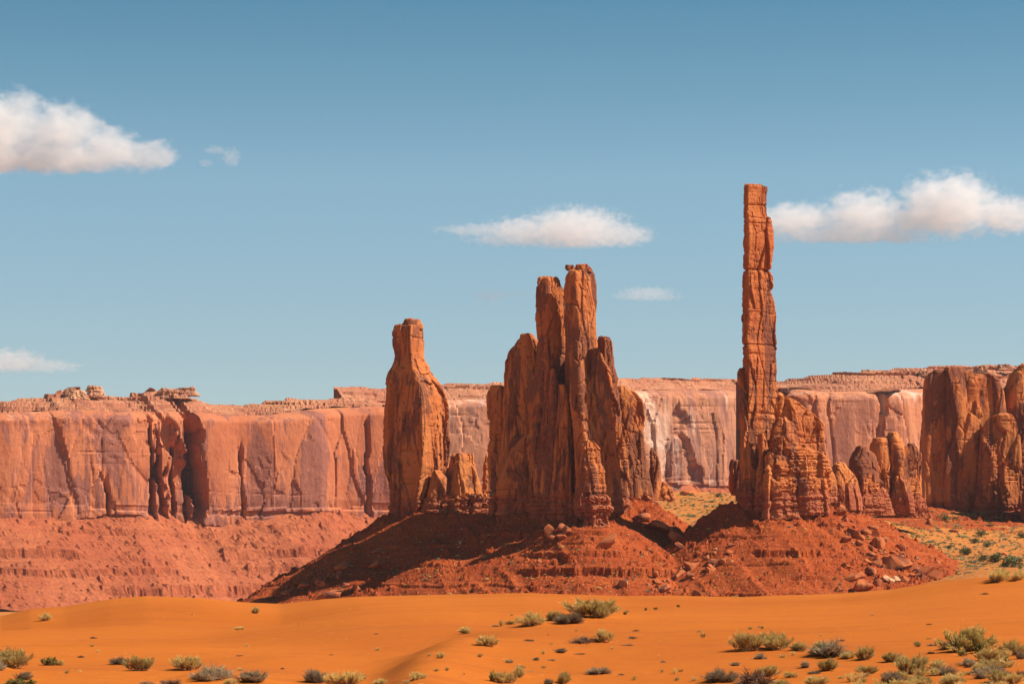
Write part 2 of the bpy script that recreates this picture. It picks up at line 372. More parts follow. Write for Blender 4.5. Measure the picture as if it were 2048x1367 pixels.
DUNE = Table([40, 48, 55, 62, 70, 80, 90, 100, 110, 122, 135, 150, 165, 180, 200, 260], {
    -1500: [1420, 1385, 1367, 1350, 1330, 1310, 1296, 1286, 1279, 1272, 1266, 1262, 1262, 1266, 1274, 1290],
    -300: [1420, 1385, 1367, 1348, 1327, 1307, 1293, 1283, 1276, 1270, 1262, 1254, 1252, 1256, 1266, 1285],
    0:    [1430, 1390, 1367, 1346, 1325, 1305, 1290, 1279, 1270, 1262, 1252, 1240, 1232, 1236, 1248, 1275],
    130:  [1430, 1390, 1367, 1346, 1325, 1305, 1290, 1279, 1270, 1256, 1238, 1220, 1212, 1218, 1234, 1270],
    290:  [1430, 1390, 1367, 1346, 1325, 1305, 1290, 1279, 1269, 1248, 1222, 1200, 1191, 1200, 1222, 1265],
    430:  [1430, 1390, 1367, 1346, 1325, 1305, 1290, 1279, 1268, 1252, 1229, 1206, 1197, 1204, 1224, 1265],
    560:  [1430, 1390, 1367, 1346, 1324, 1303, 1286, 1269, 1255, 1246, 1240, 1222, 1207, 1210, 1228, 1265],
    700:  [1430, 1396, 1374, 1358, 1336, 1306, 1278, 1254, 1236, 1223, 1215, 1203, 1193, 1200, 1222, 1262],
    770:  [1420, 1376, 1352, 1360, 1340, 1304, 1274, 1250, 1231, 1217, 1208, 1199, 1191, 1199, 1222, 1262],
    830:  [1400, 1350, 1314, 1304, 1330, 1304, 1272, 1248, 1229, 1215, 1206, 1197, 1190, 1198, 1222, 1262],
    900:  [1410, 1362, 1328, 1302, 1286, 1300, 1272, 1248, 1228, 1214, 1204, 1195, 1188, 1197, 1222, 1262],
    1000: [1425, 1380, 1350, 1322, 1298, 1275, 1258, 1252, 1232, 1214, 1202, 1192, 1186, 1196, 1222, 1262],
    1150: [1428, 1386, 1358, 1330, 1304, 1280, 1260, 1243, 1231, 1214, 1203, 1193, 1187, 1197, 1222, 1262],
    1300: [1428, 1386, 1360, 1332, 1306, 1282, 1262, 1246, 1233, 1217, 1206, 1196, 1191, 1199, 1222, 1262],
    1500: [1428, 1386, 1360, 1332, 1304, 1280, 1261, 1246, 1233, 1218, 1207, 1197, 1192, 1199, 1222, 1262],
    1680: [1428, 1386, 1360, 1330, 1300, 1276, 1257, 1241, 1228, 1213, 1201, 1191, 1186, 1194, 1218, 1258],
    1780: [1428, 1386, 1360, 1328, 1298, 1272, 1252, 1235, 1221, 1205, 1193, 1183, 1178, 1186, 1208, 1250],
    1900: [1428, 1386, 1358, 1326, 1294, 1266, 1244, 1226, 1210, 1193, 1179, 1166, 1160, 1166, 1186, 1230],
    2048: [1428, 1384, 1355, 1322, 1290, 1260, 1236, 1216, 1199, 1181, 1166, 1154, 1149, 1154, 1172, 1215],
    2400: [1428, 1384, 1353, 1318, 1284, 1252, 1226, 1204, 1185, 1166, 1150, 1137, 1131, 1136, 1154, 1200],
    3500: [1428, 1384, 1353, 1318, 1284, 1252, 1226, 1204, 1185, 1166, 1150, 1137, 1131, 1136, 1154, 1200]})
CREST = np.array([(0, 1232), (60, 1217), (130, 1212), (220, 1197), (290, 1191), (400, 1195), (480, 1203), (560, 1207), (640, 1198), (720, 1192), (850, 1189), (1050, 1185), (1150, 1188), (1250, 1191), (1350, 1190), (1420, 1192), (1480, 1193), (1560, 1190), (1680, 1186), (1780, 1178), (1860, 1165), (1950, 1155), (2048, 1150)], float)
_gp = DUNE.p0+DUNE.dpx*np.arange(DUNE.g.shape[0]); _gY = DUNE.Y0+DUNE.dY*np.arange(DUNE.g.shape[1])
_e = (HY-np.interp(_gp, CREST[:, 0], CREST[:, 1]))/FPX-(DUNE.g/_gY[None, :]).max(1)
DUNE.g += _e[:, None]*_gY[None, :]*sstep(100, 150, _gY)[None, :]
MOUNDS = []      # x, Y, radius, height: sand held by the larger bushes
def dune_h(x, Y):
    z = DUNE(x, Y)
    z = z+.22*vnoise(x/13, Y/9, x*0, 90)*sstep(165, 140, Y)+.03*vnoise(x/2.3, Y/2.3, x*0, 91)*sstep(120, 80, Y)
    for mx, my, r, h in MOUNDS:
        m = (np.abs(x-mx) < 3*r) & (np.abs(Y-my) < 3*r)
        if m.any(): z[m] += h*np.exp(-((x[m]-mx)**2+(Y[m]-my)**2)/(r*r))
    return z
GY = [150, 300, 500, 700, 900, 1000, 1060, 1100, 1150, 1200, 1250, 1300, 1400, 1500, 2000, 2600, 3500, 9000]
FLAT = [-9, -11, -13, -14, -15, -16, -16, -17, -17, -18, -19, -20, -22, -24, -30, -34, -36, -40]
GT = Table(GY, {-3000: FLAT, 700: FLAT, 950: FLAT,
    1150: [-9, -11, -13, -14, -14, -12, -4, 2, 10, 18, 24, 29, 31, 30, 20, 6, 0, -30],
    1240: [-9, -11, -13, -14, -13, -8, 4, 12, 20, 26, 31, 35, 38, 37, 24, 8, 0, -30],
    1360: [-9, -11, -13, -14, -13, -6, 6, 12.5, 20, 26, 31, 35.5, 38, 37, 24, 8, 0, -30],
    1480: [-9, -11, -13, -14, -12, -4, 6, 12, 19, 26, 31, 35, 37, 36, 24, 8, 0, -30],
    1700: [-9, -11, -13, -13, -11, -6, 1, 10, 17, 25, 31, 34, 36, 36, 24, 8, 0, -30],
    1800: [-9, -10, -11, -10, -8, -4, 1, 6, 13, 21, 27, 32, 34, 34, 24, 8, 0, -30],
    1950: [-9, -8, -7, -5, -2, 2, 5, 7, 10, 13.5, 20, 29, 32, 34, 24, 8, 0, -30],
    2100: [-9, -8, -7, -5, -2, 2, 5, 7, 9, 12, 19, 30, 34, 34, 24, 8, 0, -30],
    4500: [-9, -8, -7, -5, -2, 2, 5, 7, 9, 12, 19, 30, 34, 34, 24, 8, 0, -30]}, as_py=False, dpx=20, dY=10, blur=(2, 1))
def ground_h(x, Y):
    z = GT(x, Y)
    return z+.7*vnoise(x/40, Y/40, x*0, 95)*sstep(150, 400, Y)+.25*vnoise(x/9, Y/9, x*0, 96)
def seg(px, Y, z): return (PX(px, Y), Y, z)
SEGS = [(seg(800, 1050, 20.5), seg(1000, 1028, 20.5), 6, .66), (seg(1000, 1028, 20.5), seg(1180, 1006, 19.5), 8, .60), (seg(1180, 1008, 19), seg(1250, 1030, 26), 5, .62), (seg(1130, 1000, 16), seg(1190, 983, 14), 6, .58),
        (seg(1500, 1003, 22.5), seg(1640, 1003, 22), 8, .66), (seg(1640, 1003, 22), seg(1720, 1040, 19), 4, .58), (seg(1640, 1000, 20), seg(1760, 985, 6.5), 3, .52), (seg(1760, 985, 6.5), seg(1865, 995, -.5), 2, .5), (seg(1560, 1000, 18), seg(1560, 990, 17), 10, .55)]
LEDGES = [(12.4, .8, 970, 1330, 0), (5.2, 1.1, 1050, 1340, 1), (-.6, 1.5, 1040, 1350, 2), (11.5, .5, 1380, 1800, 3), (5.8, 1.25, 1440, 1700, 4), (-2.6, .8, 1440, 1640, 5), (-5.2, .5, 500, 1100, 6), (1.5, .7, 560, 900, 7), (8.5, .6, 600, 950, 8), (15.5, .6, 1440, 1690, 9), (2.0, .5, 1440, 1760, 10), (9.2, .45, 1060, 1330, 11), (-8, .6, 1280, 1800, 12)]
def talus_h(x, Y, detail=True):
    wx = x+3*vnoise(x/14, Y/14, x*0, 101); wy = Y+3*vnoise(x/14, Y/14, x*0, 102)
    best = np.full(x.shape, -99.)
    for a, b, r, sl in SEGS:
        dx, dy = b[0]-a[0], b[1]-a[1]; t = np.clip(((wx-a[0])*dx+(wy-a[1])*dy)/(dx*dx+dy*dy), 0, 1)
        d = np.hypot(wx-a[0]-t*dx, wy-a[1]-t*dy); e = np.maximum(0, d-r)
        best = np.maximum(best, a[2]+(b[2]-a[2])*t-sl*e+.0012*np.minimum(e, 70)**2)
    px = x/Y*FPX+CX
    z = best+.9*fbm(x/12, Y/12, x*0, 103, 3)+.6*(1-np.abs(vnoise((x+Y*.3)/5, (Y-x*.3)/26, x*0, 104))*2)
    if detail:
        for zk, h, p0, p1, s in LEDGES:
            zz = z-zk-.5*vnoise(x/9, Y/9, x*0, 110+s)
            h = h*1.0; m = sstep(p0-20, p0+30, px)*sstep(p1+20, p1-30, px)*sstep(-.5, -.05, vnoise(x/11, Y/11, x*0, 120+s))
            q = zz/h
            edge = worley(x/1.3, Y/1.3, x*0, 130+s)[2]
            z = z+m*h*np.exp(-(q/1.6)**2)*(np.tanh(7*(q+.18*edge))-q*.55)
        cl = sstep(-.4, .5, vnoise(x/16, Y/16, x*0, 145))
        for sc, h, th, sd_ in ((3.6, 1.3, .62, 143), (2.0, .85, .25, 140), (1.05, .42, -.1, 141)):
            f1, f2, r, tl = worley(x/sc, Y/sc, x*0, sd_, .9, True); z = z+np.where((r > th+.5-.5*cl) & (f1 < .42), 1, 0)*h*np.clip(.6+1.6*tl, .1, 1.6)
        z = z+.13*fbm(x/1.2, Y/1.2, x*0, 142, 3)
    return z
def far_h(x, Y): return np.maximum(ground_h(x, Y), talus_h(x, Y, False))
def ray_to(px, py, H, Ya, Yb, n=4000):
    Y = np.linspace(Ya, Yb, n); x = PX(px, Y); zr = PZ(py, Y); h = H(x, Y); k = np.argmax(h >= zr)
    return float(x[k]), float(Y[k]), float(h[k])
#%%SURFACES
# ------------------------------------------------------------------ mesas behind
def mesa(label, path, tab, mat, run_k=1.45, S=2.6, res=1.3, talres=1.5, seed=0, recess=(), amp=16, rimback=40, cat='mesa', caplist=()):
    """path: (px, Y) of the cliff foot; tab rows: px, top, rim, cliff foot, talus toe (photo rows)"""
    path = np.array(path, float); tab = np.array(tab, float)
    P = np.stack([PX(path[:, 0], path[:, 1]), path[:, 1]], 1)
    L = np.r_[0, np.cumsum(np.hypot(*np.diff(P, axis=0).T))]; t = np.arange(0, L[-1], res)
    bx, by = np.interp(t, L, P[:, 0]), np.interp(t, L, P[:, 1])
    k = int(30/res); ker = np.hanning(2*k+1); ker /= ker.sum()
    bx = np.convolve(np.pad(bx, k, 'edge'), ker, 'valid'); by = np.convolve(np.pad(by, k, 'edge'), ker, 'valid')
    px = bx/by*FPX+CX
    tx, ty = np.gradient(bx), np.gradient(by); ln = np.hypot(tx, ty); nx, ny = ty/ln, -tx/ln
    z = {n: PZ(np.interp(px, tab[:, 0], tab[:, i+1]), by) for i, n in enumerate(('top', 'rim', 'foot', 'toe'))}
    off = amp*fbm(t/170, t*0+seed, t*0, seed+1, 3)+amp*.12*(1-np.abs(vnoise(t/55, t*0+seed, t*0, seed+2))*2)
    off0 = off; rec = 0*t
    off = off0+rec
    root = empty('sandstone_mesa', (float(bx.mean()), float(by.mean()), float(z['toe'].min())), label, cat)
    nc = len(t)
    # cliff
    nz = int((z['rim']-z['foot']).mean()/res)+1; f = np.linspace(-.12, 1, nz)[:, None]
    Z = z['foot']+(z['rim']-z['foot'])*f
    batter = -(f.clip(0, 1)**2)*5
    rnd_ = -14*np.clip((f-.90)/.10, 0, 1)**2.2
    X = bx+nx*(off+batter+rnd_); Y = by+ny*(off+batter+rnd_)
    V = np.stack([X, Y, Z], -1).reshape(-1, 3)
    zf = np.repeat(f, nc, 1).ravel(); footz = np.tile(z['foot'], nz)
    d = rock_disp(V*np.array([.55, .55, .8]), A=.6, S=S*.9, cw=2.2, fins=.08, seed=seed)+1.2*fbm(V[:, 0]/30, V[:, 1]/30, V[:, 2]/160, seed+5, 3)
    d += np.clip(1-(V[:, 2]-footz)/9, 0, 1)*2.0*np.sign(vnoise(V[:, 0]/90, V[:, 1]/90, V[:, 2]/3.1, seed+3))*.7
    PXv = np.tile(px, nz); zr_ = (V[:, 2]-footz)/np.tile(z['rim']-z['foot'], nz)
    for p, w, dp, ft in recess:
        wob = 1.3*w*fbm(PXv*0+p, V[:, 2]/26, V[:, 2]*0, seed+70, 3)+.35*w*worley(PXv/9, V[:, 2]/12, PXv*0, seed+71)[2]
        wd = w*(.55+.75*vnoise(PXv*0+p, V[:, 2]/34, V[:, 2]*0, seed+72)**2+.25*sstep(.7, .1, zr_))
        d = d-dp*np.exp(-np.clip(np.abs(PXv-p-wob)/wd, 0, 4)**5)*sstep(ft+.12, ft-.12, zr_+.15*vnoise(PXv/14, V[:, 2]/20, PXv*0, seed+73))
    V = V+np.stack([np.tile(nx, nz)*d, np.tile(ny, nz)*d, d*0], 1)
    # cap slope with ledges, then the plateau behind
    nb = int(rimback/res/1.1); g = np.linspace(0, 1, nb)[:, None]
    last = V.reshape(nz, nc, 3)[-1]
    back = g*rimback
    Xc = last[None, :, 0]-nx*back; Yc = last[None, :, 1]-ny*back
    Yp = last[:, 1]-ny*rimback; hz = PZ(np.interp(px, tab[:, 0], tab[:, 1]), Yp)-last[:, 2]
    prof = .15*g+.85*(sstep(.05, 1, g+0*hz))
    Zc = last[None, :, 2]+hz*prof
    q = Zc.ravel(); xx, yy = Xc.ravel(), Yc.ravel()
    for hs, sd_ in ((3.4, 31), (1.5, 32)):
        wq = 1.1*fbm(xx/40, yy/40, xx*0, seed+sd_, 3); u = (q+wq)/hs; fr = u-np.floor(u); q = q+hs*(sstep(.38, .62, fr)-fr)*.9
    led = vnoise(xx*0, xx*0, (q+1.5*vnoise(xx/40, yy/40, xx*0, seed+6))/2.6, seed+7)
    rub = worley(xx/4, yy/4, xx*0, seed+8); rb = np.where(rub[2] > .8, 1, 0)*2.0*np.sqrt(np.clip(.2-rub[0]**2, 0, 1))
    fade = np.repeat(np.sin(g*pi*.5)**.5, nc, 1).ravel()
    sh = 3.0*np.sign(led)*np.abs(led)**.5
    capV = np.stack([xx+np.tile(nx, nb)*sh*fade, yy+np.tile(ny, nb)*sh*fade, q+(rb+.22*fbm(xx/5, yy/5, xx*0, seed+9, 3))*fade], 1)
    plat = capV.reshape(nb, nc, 3)[-1].copy(); ex = [plat]
    for dd, dz in ((.03, 0), (.10, -6), (.22, -14), (.24, -150)):
        e = plat.copy(); e[:, :2] *= 1+dd; e[:, 2] += dz; ex.append(e)
    V2 = np.vstack([capV]+[e for e in ex[1:]])
    o = mesh_np('cliff', V, grid_faces(nz, nc), mat, root); localise(o, root)
    o = mesh_np('caprock', V2, grid_faces(nb+4, nc), M['cap'], root); localise(o, root)
    for cpx, cpy, wpx, hpx, dpt in caplist:      # loose blocks standing on the rim
        i = int(np.argmin(np.abs(px-cpx))); Yb = float(plat[i, 1])-4; w = wpx/2
        column('cap_block', [(cpy-hpx/2, cpx-w*.8, cpx+w*.7), (cpy, cpx-w, cpx+w*.9), (cpy+hpx*.3, cpx-w*.8, cpx+w), (cpy+hpx, cpx-w*1.2, cpx+w*1.2)], Yb, M['capb'], root, BLOCK, .8, rnd=.3, res=.8, seed=seed+int(cpx), dome=.06, strata=.9, A=1.2)
    # talus
    runm = (z['foot']-z['toe'])*run_k+10; nr = int(runm.mean()/talres); g = np.linspace(0, 1, nr)[:, None]
    ox = off0-16; rr = ox+g**1.0*(runm)
    sub = slice(None, None, 1)
    X = bx+nx*rr; Y = by+ny*rr
    Z = z['foot']+9-(z['foot']+9-z['toe'])*(g*.9+.1*g**.5)
    xx, yy, zz = X.ravel(), Y.ravel(), Z.ravel()
    zz = zz+2.5*fbm(xx/45, yy/45, xx*0, seed+11, 3)+1.6*(1-np.abs(vnoise(np.tile(t, nr)/22, np.repeat(g.ravel(), nc)*1.5, xx*0, seed+12))*2)
    for j, fr in enumerate((.18, .42, .60, .78)):
        zk = np.tile(z['foot']*(1-fr)+z['toe']*fr, nr); h = (1.6, 3.2, 2.4, 3.2)[j]
        qq = (zz-zk-1.5*vnoise(xx/30, yy/30, xx*0, seed+20+j))/h
        m = sstep(-.25, .25, vnoise(np.tile(t, nr)/65, xx*0, xx*0+j, seed+30+j))
        zz = zz+m*h*np.exp(-(qq/1.6)**2)*(np.tanh(7*(qq+.2*worley(xx/3.5, yy/3.5, xx*0, seed+40+j)[2]))-qq*.5)
    for sc, hh, th in ((11., 3.6, .85), (6.5, 2.4, .55), (3.6, 1.3, .35)):
        f1, f2, r, tl = worley(xx/sc, yy/sc, xx*0, seed+50+int(sc), .9, True); mk = sstep(-.5, .3, vnoise(xx/60, yy/60, xx*0, seed+60))
        zz = zz+np.where((r > th-.4*mk) & (f1 < .42), 1, 0)*hh*np.clip(.45+1.5*tl, .08, 1.4)
    o = mesh_np('talus', np.stack([xx, yy, zz], 1), grid_faces(nr, nc), M['talusM'], root); localise(o, root)
    return root

def boulder_mesh(name, loc, dims, mat, parent=None, seed=0, rot=(0, 0, 0), sub=4, cuts=11):
    bm = bmesh.new(); bmesh.ops.create_icosphere(bm, subdivisions=sub, radius=1)
    V = np.array([v.co[:] for v in bm.verts]); F = np.array([[v.index for v in f.verts] for f in bm.faces]); bm.free()
    rg = np.random.default_rng(seed)
    for _ in range(cuts):
        n = rg.normal(size=3); n /= np.linalg.norm(n); h = rg.uniform(.34, .72); s = V@n-h; V = V-np.clip(s, 0, None)[:, None]*n*.97
    V = V*(1+.05*fbm(V[:, 0]*2+seed, V[:, 1]*2, V[:, 2]*2, seed, 3)[:, None])
    V = V/np.abs(V).max(0)*np.array(dims)
    from mathutils import Euler
    R = np.array(Euler(rot).to_matrix()); V = V@R.T
    o = mesh_np(name, V, F, mat, parent)
    o.location = Vector(loc)-(parent.location if parent else Vector((0, 0, 0)))
    return o
#%%BUILD
# ground, talus slopes, dunes
def nonuni(a):
    return np.concatenate([np.arange(x0, x1, s) for x0, x1, s in a]+[[a[-1][1]]])
gx = nonuni([(-9000, -2000, 350), (-2000, -300, 40), (-300, -100, 6), (-100, 290, 1.1), (290, 600, 6), (600, 2000, 40), (2000, 9000, 350)])
gy = nonuni([(-600, 100, 20), (100, 900, 12), (900, 1420, 1.3), (1420, 2600, 20), (2600, 12000, 400)])
X, Y = np.meshgrid(gx, gy); x, y = X.ravel(), Y.ravel(); z = ground_h(x, y)
z = np.where(y < 150, np.minimum(z, -6.0), z); z = np.where(y < 60, -4.5-0*z, z)
inb = (np.abs(x-95) < 195) & (y > 900) & (y < 1420)
z = z+inb*(.22*fbm(x/3, y/3, x*0, 97, 3))
o = mesh_np('ground', np.stack([x, y, z], 1), grid_faces(len(gy), len(gx)), M['ground'], smooth=True); props(o, 'orange sandy desert ground between the rocks', kind='structure')
sx, sy = np.arange(-105, 165, .42), np.arange(915, 1075, .5)
X, Y = np.meshgrid(sx, sy); x, y = X.ravel(), Y.ravel()
zt = talus_h(x, y); g = ground_h(x, y)
zt = np.maximum(zt, g-1.2)
o = mesh_np('talus_slopes', np.stack([x, y, zt], 1), grid_faces(len(sy), len(sx)), M['talus']); props(o, 'dark red rubble slopes below the rock spires', kind='structure')
sx, sy = np.arange(140, 420, .9), np.arange(1185, 1310, .9)
X, Y = np.meshgrid(sx, sy); x, y = X.ravel(), Y.ravel(); g = ground_h(x, y)
m_ = sstep(13, 20, g+3*fbm(x/20, y/20, x*0, 150, 3)); z = g-1.0+1.3*m_+.5*fbm(x/6, y/6, x*0, 151, 3)
for sc, h, th in ((3.2, .9, .7), (1.7, .5, .4)):
    f1, f2, r_, tl = worley(x/sc, y/sc, x*0, int(152+sc), .9, True); z = z+np.where((r_ > th) & (f1 < .42), 1, 0)*h*np.clip(.6+1.5*tl, .1, 1.5)*m_
for zk in (17.5, 22.5): q_ = (z-zk-.6*vnoise(x/12, y/12, x*0, 155))/.7; z = z+.7*np.exp(-(q_/1.6)**2)*(np.tanh(7*q_)-q_*.5)*sstep(-.3, .2, vnoise(x/15, y/15, x*0, 156))
o = mesh_np('butte_slope', np.stack([x, y, z], 1), grid_faces(len(sy), len(sx)), M['talus']); props(o, 'red rubble slope under the right-hand butte', kind='structure')
BUSHES = [
 (35,1334,80,42,'olive','large mixed bush at the left edge'), (2,1340,40,30,'twig','brown bush half cut off by the left edge'), (92,1330,40,18,'green','low green bush right of the large left-edge bush'), (118,1330,20,14,'olive','small yellow-green sprig at the right end of the left-edge bushes'),
 (45,1358,42,20,'twig','small brown bush below the left-edge bushes'), (50,1370,70,16,'green','green bush cut off by the bottom edge near the left corner'), (95,1240,30,16,'straw','straw clump hanging on the face of the left dune'), (188,1276,14,8,'dark','tiny dead plant on the flat sand under the left dune'),
 (243,1328,44,22,'twig','brown twiggy bush on a small mound, left of a rounder olive one'), (282,1340,52,32,'olive','round olive bush next to the brown twiggy one'), (372,1338,60,34,'olive','olive-topped bush behind a bigger brown one'), (405,1358,100,40,'twig','big grey-brown bush with a sand hollow under it, lower left'),
 (510,1226,18,14,'straw','single dry clump near the crest of the left dune'), (481,1258,24,7,'olive','flat clump at the dune crease'), (133,1345,18,8,'tuft','left one of two small dry tufts by the left bushes'), (158,1344,14,7,'tuft','right one of two small dry tufts by the left bushes'),
 (300,1369,40,16,'dark','dark dead bush at the bottom edge, under the olive one'), (345,1368,42,20,'dark','dark tangled bush at the bottom edge left of the big brown one'), (502,1362,78,28,'twig','wide twiggy bush on a sand mound near the bottom'), (455,1369,34,14,'straw','pale tuft cut by the bottom edge between two brown bushes'),
 (636,1364,62,32,'twig','brown-topped bush at the bottom left of centre'), (690,1369,64,30,'straw','straw bush at the bottom edge beside the brown-topped one'), (662,1309,9,5,'dark','tiny dead sprig alone on the sand left of centre'), (714,1360,34,16,'olive','olive bush where the near dune meets the bottom edge'),
 (758,1369,28,14,'straw','straw tuft cut by the bottom edge on the near dune'), (840,1358,34,16,'straw','straw clump low on the near dune crest'), (820,1366,24,10,'tuft','smaller tuft left of the straw clump on the near dune'), (856,1311,12,8,'tuft','smaller one of two tufts on the near dune ridge'), (877,1315,24,13,'straw','bigger one of two tufts on the near dune ridge'),
 (870,1341,15,8,'tuft','left one of two low tufts below the ridge pair'), (893,1340,18,9,'tuft','right one of two low tufts below the ridge pair'), (932,1266,30,15,'straw','yellowish clump on the left end of the bushy ridge'), (973,1291,38,24,'straw','thick straw clump below the bushy ridge'), (1003,1252,16,14,'tuft','thin upright tuft on the bushy ridge'), (1020,1247,26,9,'olive','low flat olive clump behind the thin upright tuft'),
 (1068,1251,54,28,'straw','spiky straw bush left of the biggest bush'), (1108,1239,28,20,'straw','small straw bush touching the left of the biggest bush'), (1180,1230,100,40,'olive','biggest domed bush, yellow-green, on the dune ridge at centre'), (1140,1245,55,28,'twig','brown understorey at the left foot of the biggest bush'), (1212,1234,36,20,'straw','straw skirt at the right foot of the biggest bush'),
 (1175,1284,62,22,'dark','dark dead bush on an orange mound below the biggest bush'), (1210,1282,34,28,'olive','olive sprig on the right end of the dead bush mound'), (1120,1304,28,12,'twig','small greyish bush below the dead bush mound'), (1018,1324,20,10,'twig','small twiggy plant with a green leaf, left of centre'), (1105,1320,16,6,'twig','flat twiggy plant under the small greyish bush'),
 (991,1363,22,24,'green','bright dark-green bush near the bottom centre'), (1010,1365,40,26,'straw','straw bush hugging the dark-green one'), (1045,1352,30,20,'straw','dry bush right of the dark-green one'), (1085,1335,16,8,'tuft','tuft above the dry bottom bushes'), (1040,1333,14,7,'tuft','tuft left of another above the dry bottom bushes'), (1122,1366,34,24,'straw','pale bush at the bottom edge right of centre'), (1098,1368,30,16,'twig','brown bush at the bottom edge beside the pale one'),
 (1200,1346,46,20,'twig','grey spiky bush alone on the sand right of centre'), (1255,1290,26,7,'dark','dead branch lying on the sand'), (1262,1276,20,9,'dark','broken upright twig on the sand'), (1160,1307,22,5,'dark','dead stalk lying near the small greyish bush'), (1248,1228,10,7,'green','green sprig right of the biggest bush'), (1254,1223,12,6,'tuft','dry puff behind the green sprig'), (1290,1220,9,6,'green','left one of a pair of green sprigs on the sand'), (1312,1218,9,5,'green','right one of a pair of green sprigs on the sand'), (1357,1213,8,5,'green','farther green sprig near the dune crest'),
 (1325,1343,12,8,'tuft','topmost of the pale tufts at the bottom'), (1350,1346,14,13,'tuft','tall one of the pale tufts at the bottom'), (1352,1360,16,11,'tuft','tuft right under the tall pale one'), (1386,1360,18,12,'tuft','rightmost of the pale tufts at the bottom'), (1270,1358,15,11,'tuft','lone pale tuft at the bottom centre'), (1362,1342,12,7,'tuft','small tuft touching the tall pale one'),
 (1405,1274,15,12,'tuft','round straw ball on the sand left of the right-hand bushes'), (1398,1263,18,5,'tuft','flat dry mat behind the round straw ball'), (1502,1257,9,5,'green','left one of two green dots on the middle sand'), (1522,1256,10,6,'green','right one of two green dots on the middle sand'),
 (1498,1300,62,40,'olive','yellow-green bush at the left end of the paired bushes'), (1560,1298,70,38,'olive','straw-topped bush at the right end of the paired bushes'), (1600,1300,34,20,'straw','low straw bush trailing right of the paired bushes'), (1525,1316,32,18,'twig','grey bush below the paired bushes'), (1562,1314,24,10,'tuft','dry tuft between two bush rows'),
 (1668,1310,88,46,'twig','grey-brown domed bush with a dark middle'), (1645,1306,40,30,'olive','olive left side of the grey-brown domed bush'), (1725,1318,42,30,'olive','olive bush at the right foot of the grey-brown dome'), (1690,1317,40,16,'straw','straw fringe in front of the grey-brown dome'),
 (1930,1300,108,58,'dense','tallest dense bush on the right with a deep dark hollow at its left'), (1838,1292,18,12,'straw','small straw bush left of the tallest dense one'), (1862,1290,26,8,'dark','dead twigs left of the tallest dense bush'), (1900,1295,40,18,'twig','leaf litter at the left foot of the tallest dense bush'),
 (1435,1362,74,36,'twig','grey-brown bush on a bare mound at the bottom right of centre'), (1520,1368,88,48,'dark','tangled dark bush with arching dead stems at the bottom'), (1535,1352,44,26,'olive','yellowish crown on the tangled dark bush'), (1580,1354,24,14,'straw','small straw bush right of the tangled dark one'), (1470,1330,24,10,'twig','grey sprig above the bottom mound'),
 (1612,1334,28,17,'twig','small brown bush with a bent branch'), (1652,1339,44,24,'straw','spreading straw bush with long stems'), (1625,1346,24,10,'twig','grey clump under the small brown bush'), (1635,1368,50,22,'olive','olive bush cut off by the bottom edge'), (1735,1346,44,18,'olive','flat olive bush in the lower right'), (1722,1358,20,14,'twig','grey twiggy tuft below the flat olive bush'),
 (1785,1322,38,20,'straw','pale bush above a bigger olive one'), (1825,1345,74,38,'olive','large olive bush in the lower right group'), (1780,1364,52,30,'twig','brown bush at the lower left of the large olive one'), (1820,1368,34,16,'olive','low olive bush at the very bottom'), (1855,1368,24,16,'straw','small straw bush at the very bottom'),
 (1926,1311,20,12,'green','bright green leafy sprig below the tallest dense bush'), (1955,1305,30,20,'green','dark green bush right of the bright sprig'), (1975,1322,58,30,'olive','straw-green bush below right of the tallest dense one'), (1930,1330,46,22,'twig','grey bush between the bright sprig and the bottom group'), (2025,1308,60,30,'straw','straw bush reaching the right edge'), (2044,1318,24,20,'twig','brown bush at the right edge'),
 (1890,1348,44,28,'twig','brown-topped bush leaning right in the lower group'), (1975,1338,24,14,'twig','little grey bush in the right group'), (1915,1368,50,22,'straw','straw bush at the bottom, far right group'), (1960,1356,34,20,'twig','greyish bush near the bottom right corner'), (2003,1362,50,24,'straw','pale bush near the bottom right corner'), (2042,1352,26,22,'dark','dark twigs at the bottom right corner'),
 (2010,1325,30,12,'green','low green patch right of the straw-green bush'), (1920,1350,26,10,'tuft','dry tuft in the middle of the right group'), (1990,1163,54,26,'straw','straw mound on the crest of the right-hand dune'), (2030,1160,34,18,'straw','second straw clump on the dune crest, by the right edge'), (1968,1188,18,7,'dark','dead twig on the smooth right dune'), (1470,1193,16,4,'tuft','dry mat on the dune crest below the pole slope')]
for px, py, w, h, kind, lab in BUSHES:
    if h >= 16 and kind != 'tuft':
        x, y, z = ray_to(px, py, dune_h, 42, 175, 9000); ww = w/FPX*y/2; MOUNDS.append((x, y+.1, ww*1.1, h/FPX*y*(.34 if kind in ('twig', 'dark', 'straw') else .16)))
px_, yy_ = np.arange(-1500, 3500, 7.), np.concatenate([np.arange(34, 110, .22), np.arange(110, 262, .6)])
A, B = np.meshgrid(px_, yy_); x = PX(A, B).ravel(); y = B.ravel(); z = dune_h(x, y)
z = z+.012*fbm(x/.5, y/.5, x*0, 92, 3)
dn = mesh_np('dunes', np.stack([x, y, z], 1), grid_faces(len(yy_), len(px_)), M['dune'], smooth=True); props(dn, 'smooth orange sand dunes across the foreground', kind='structure')

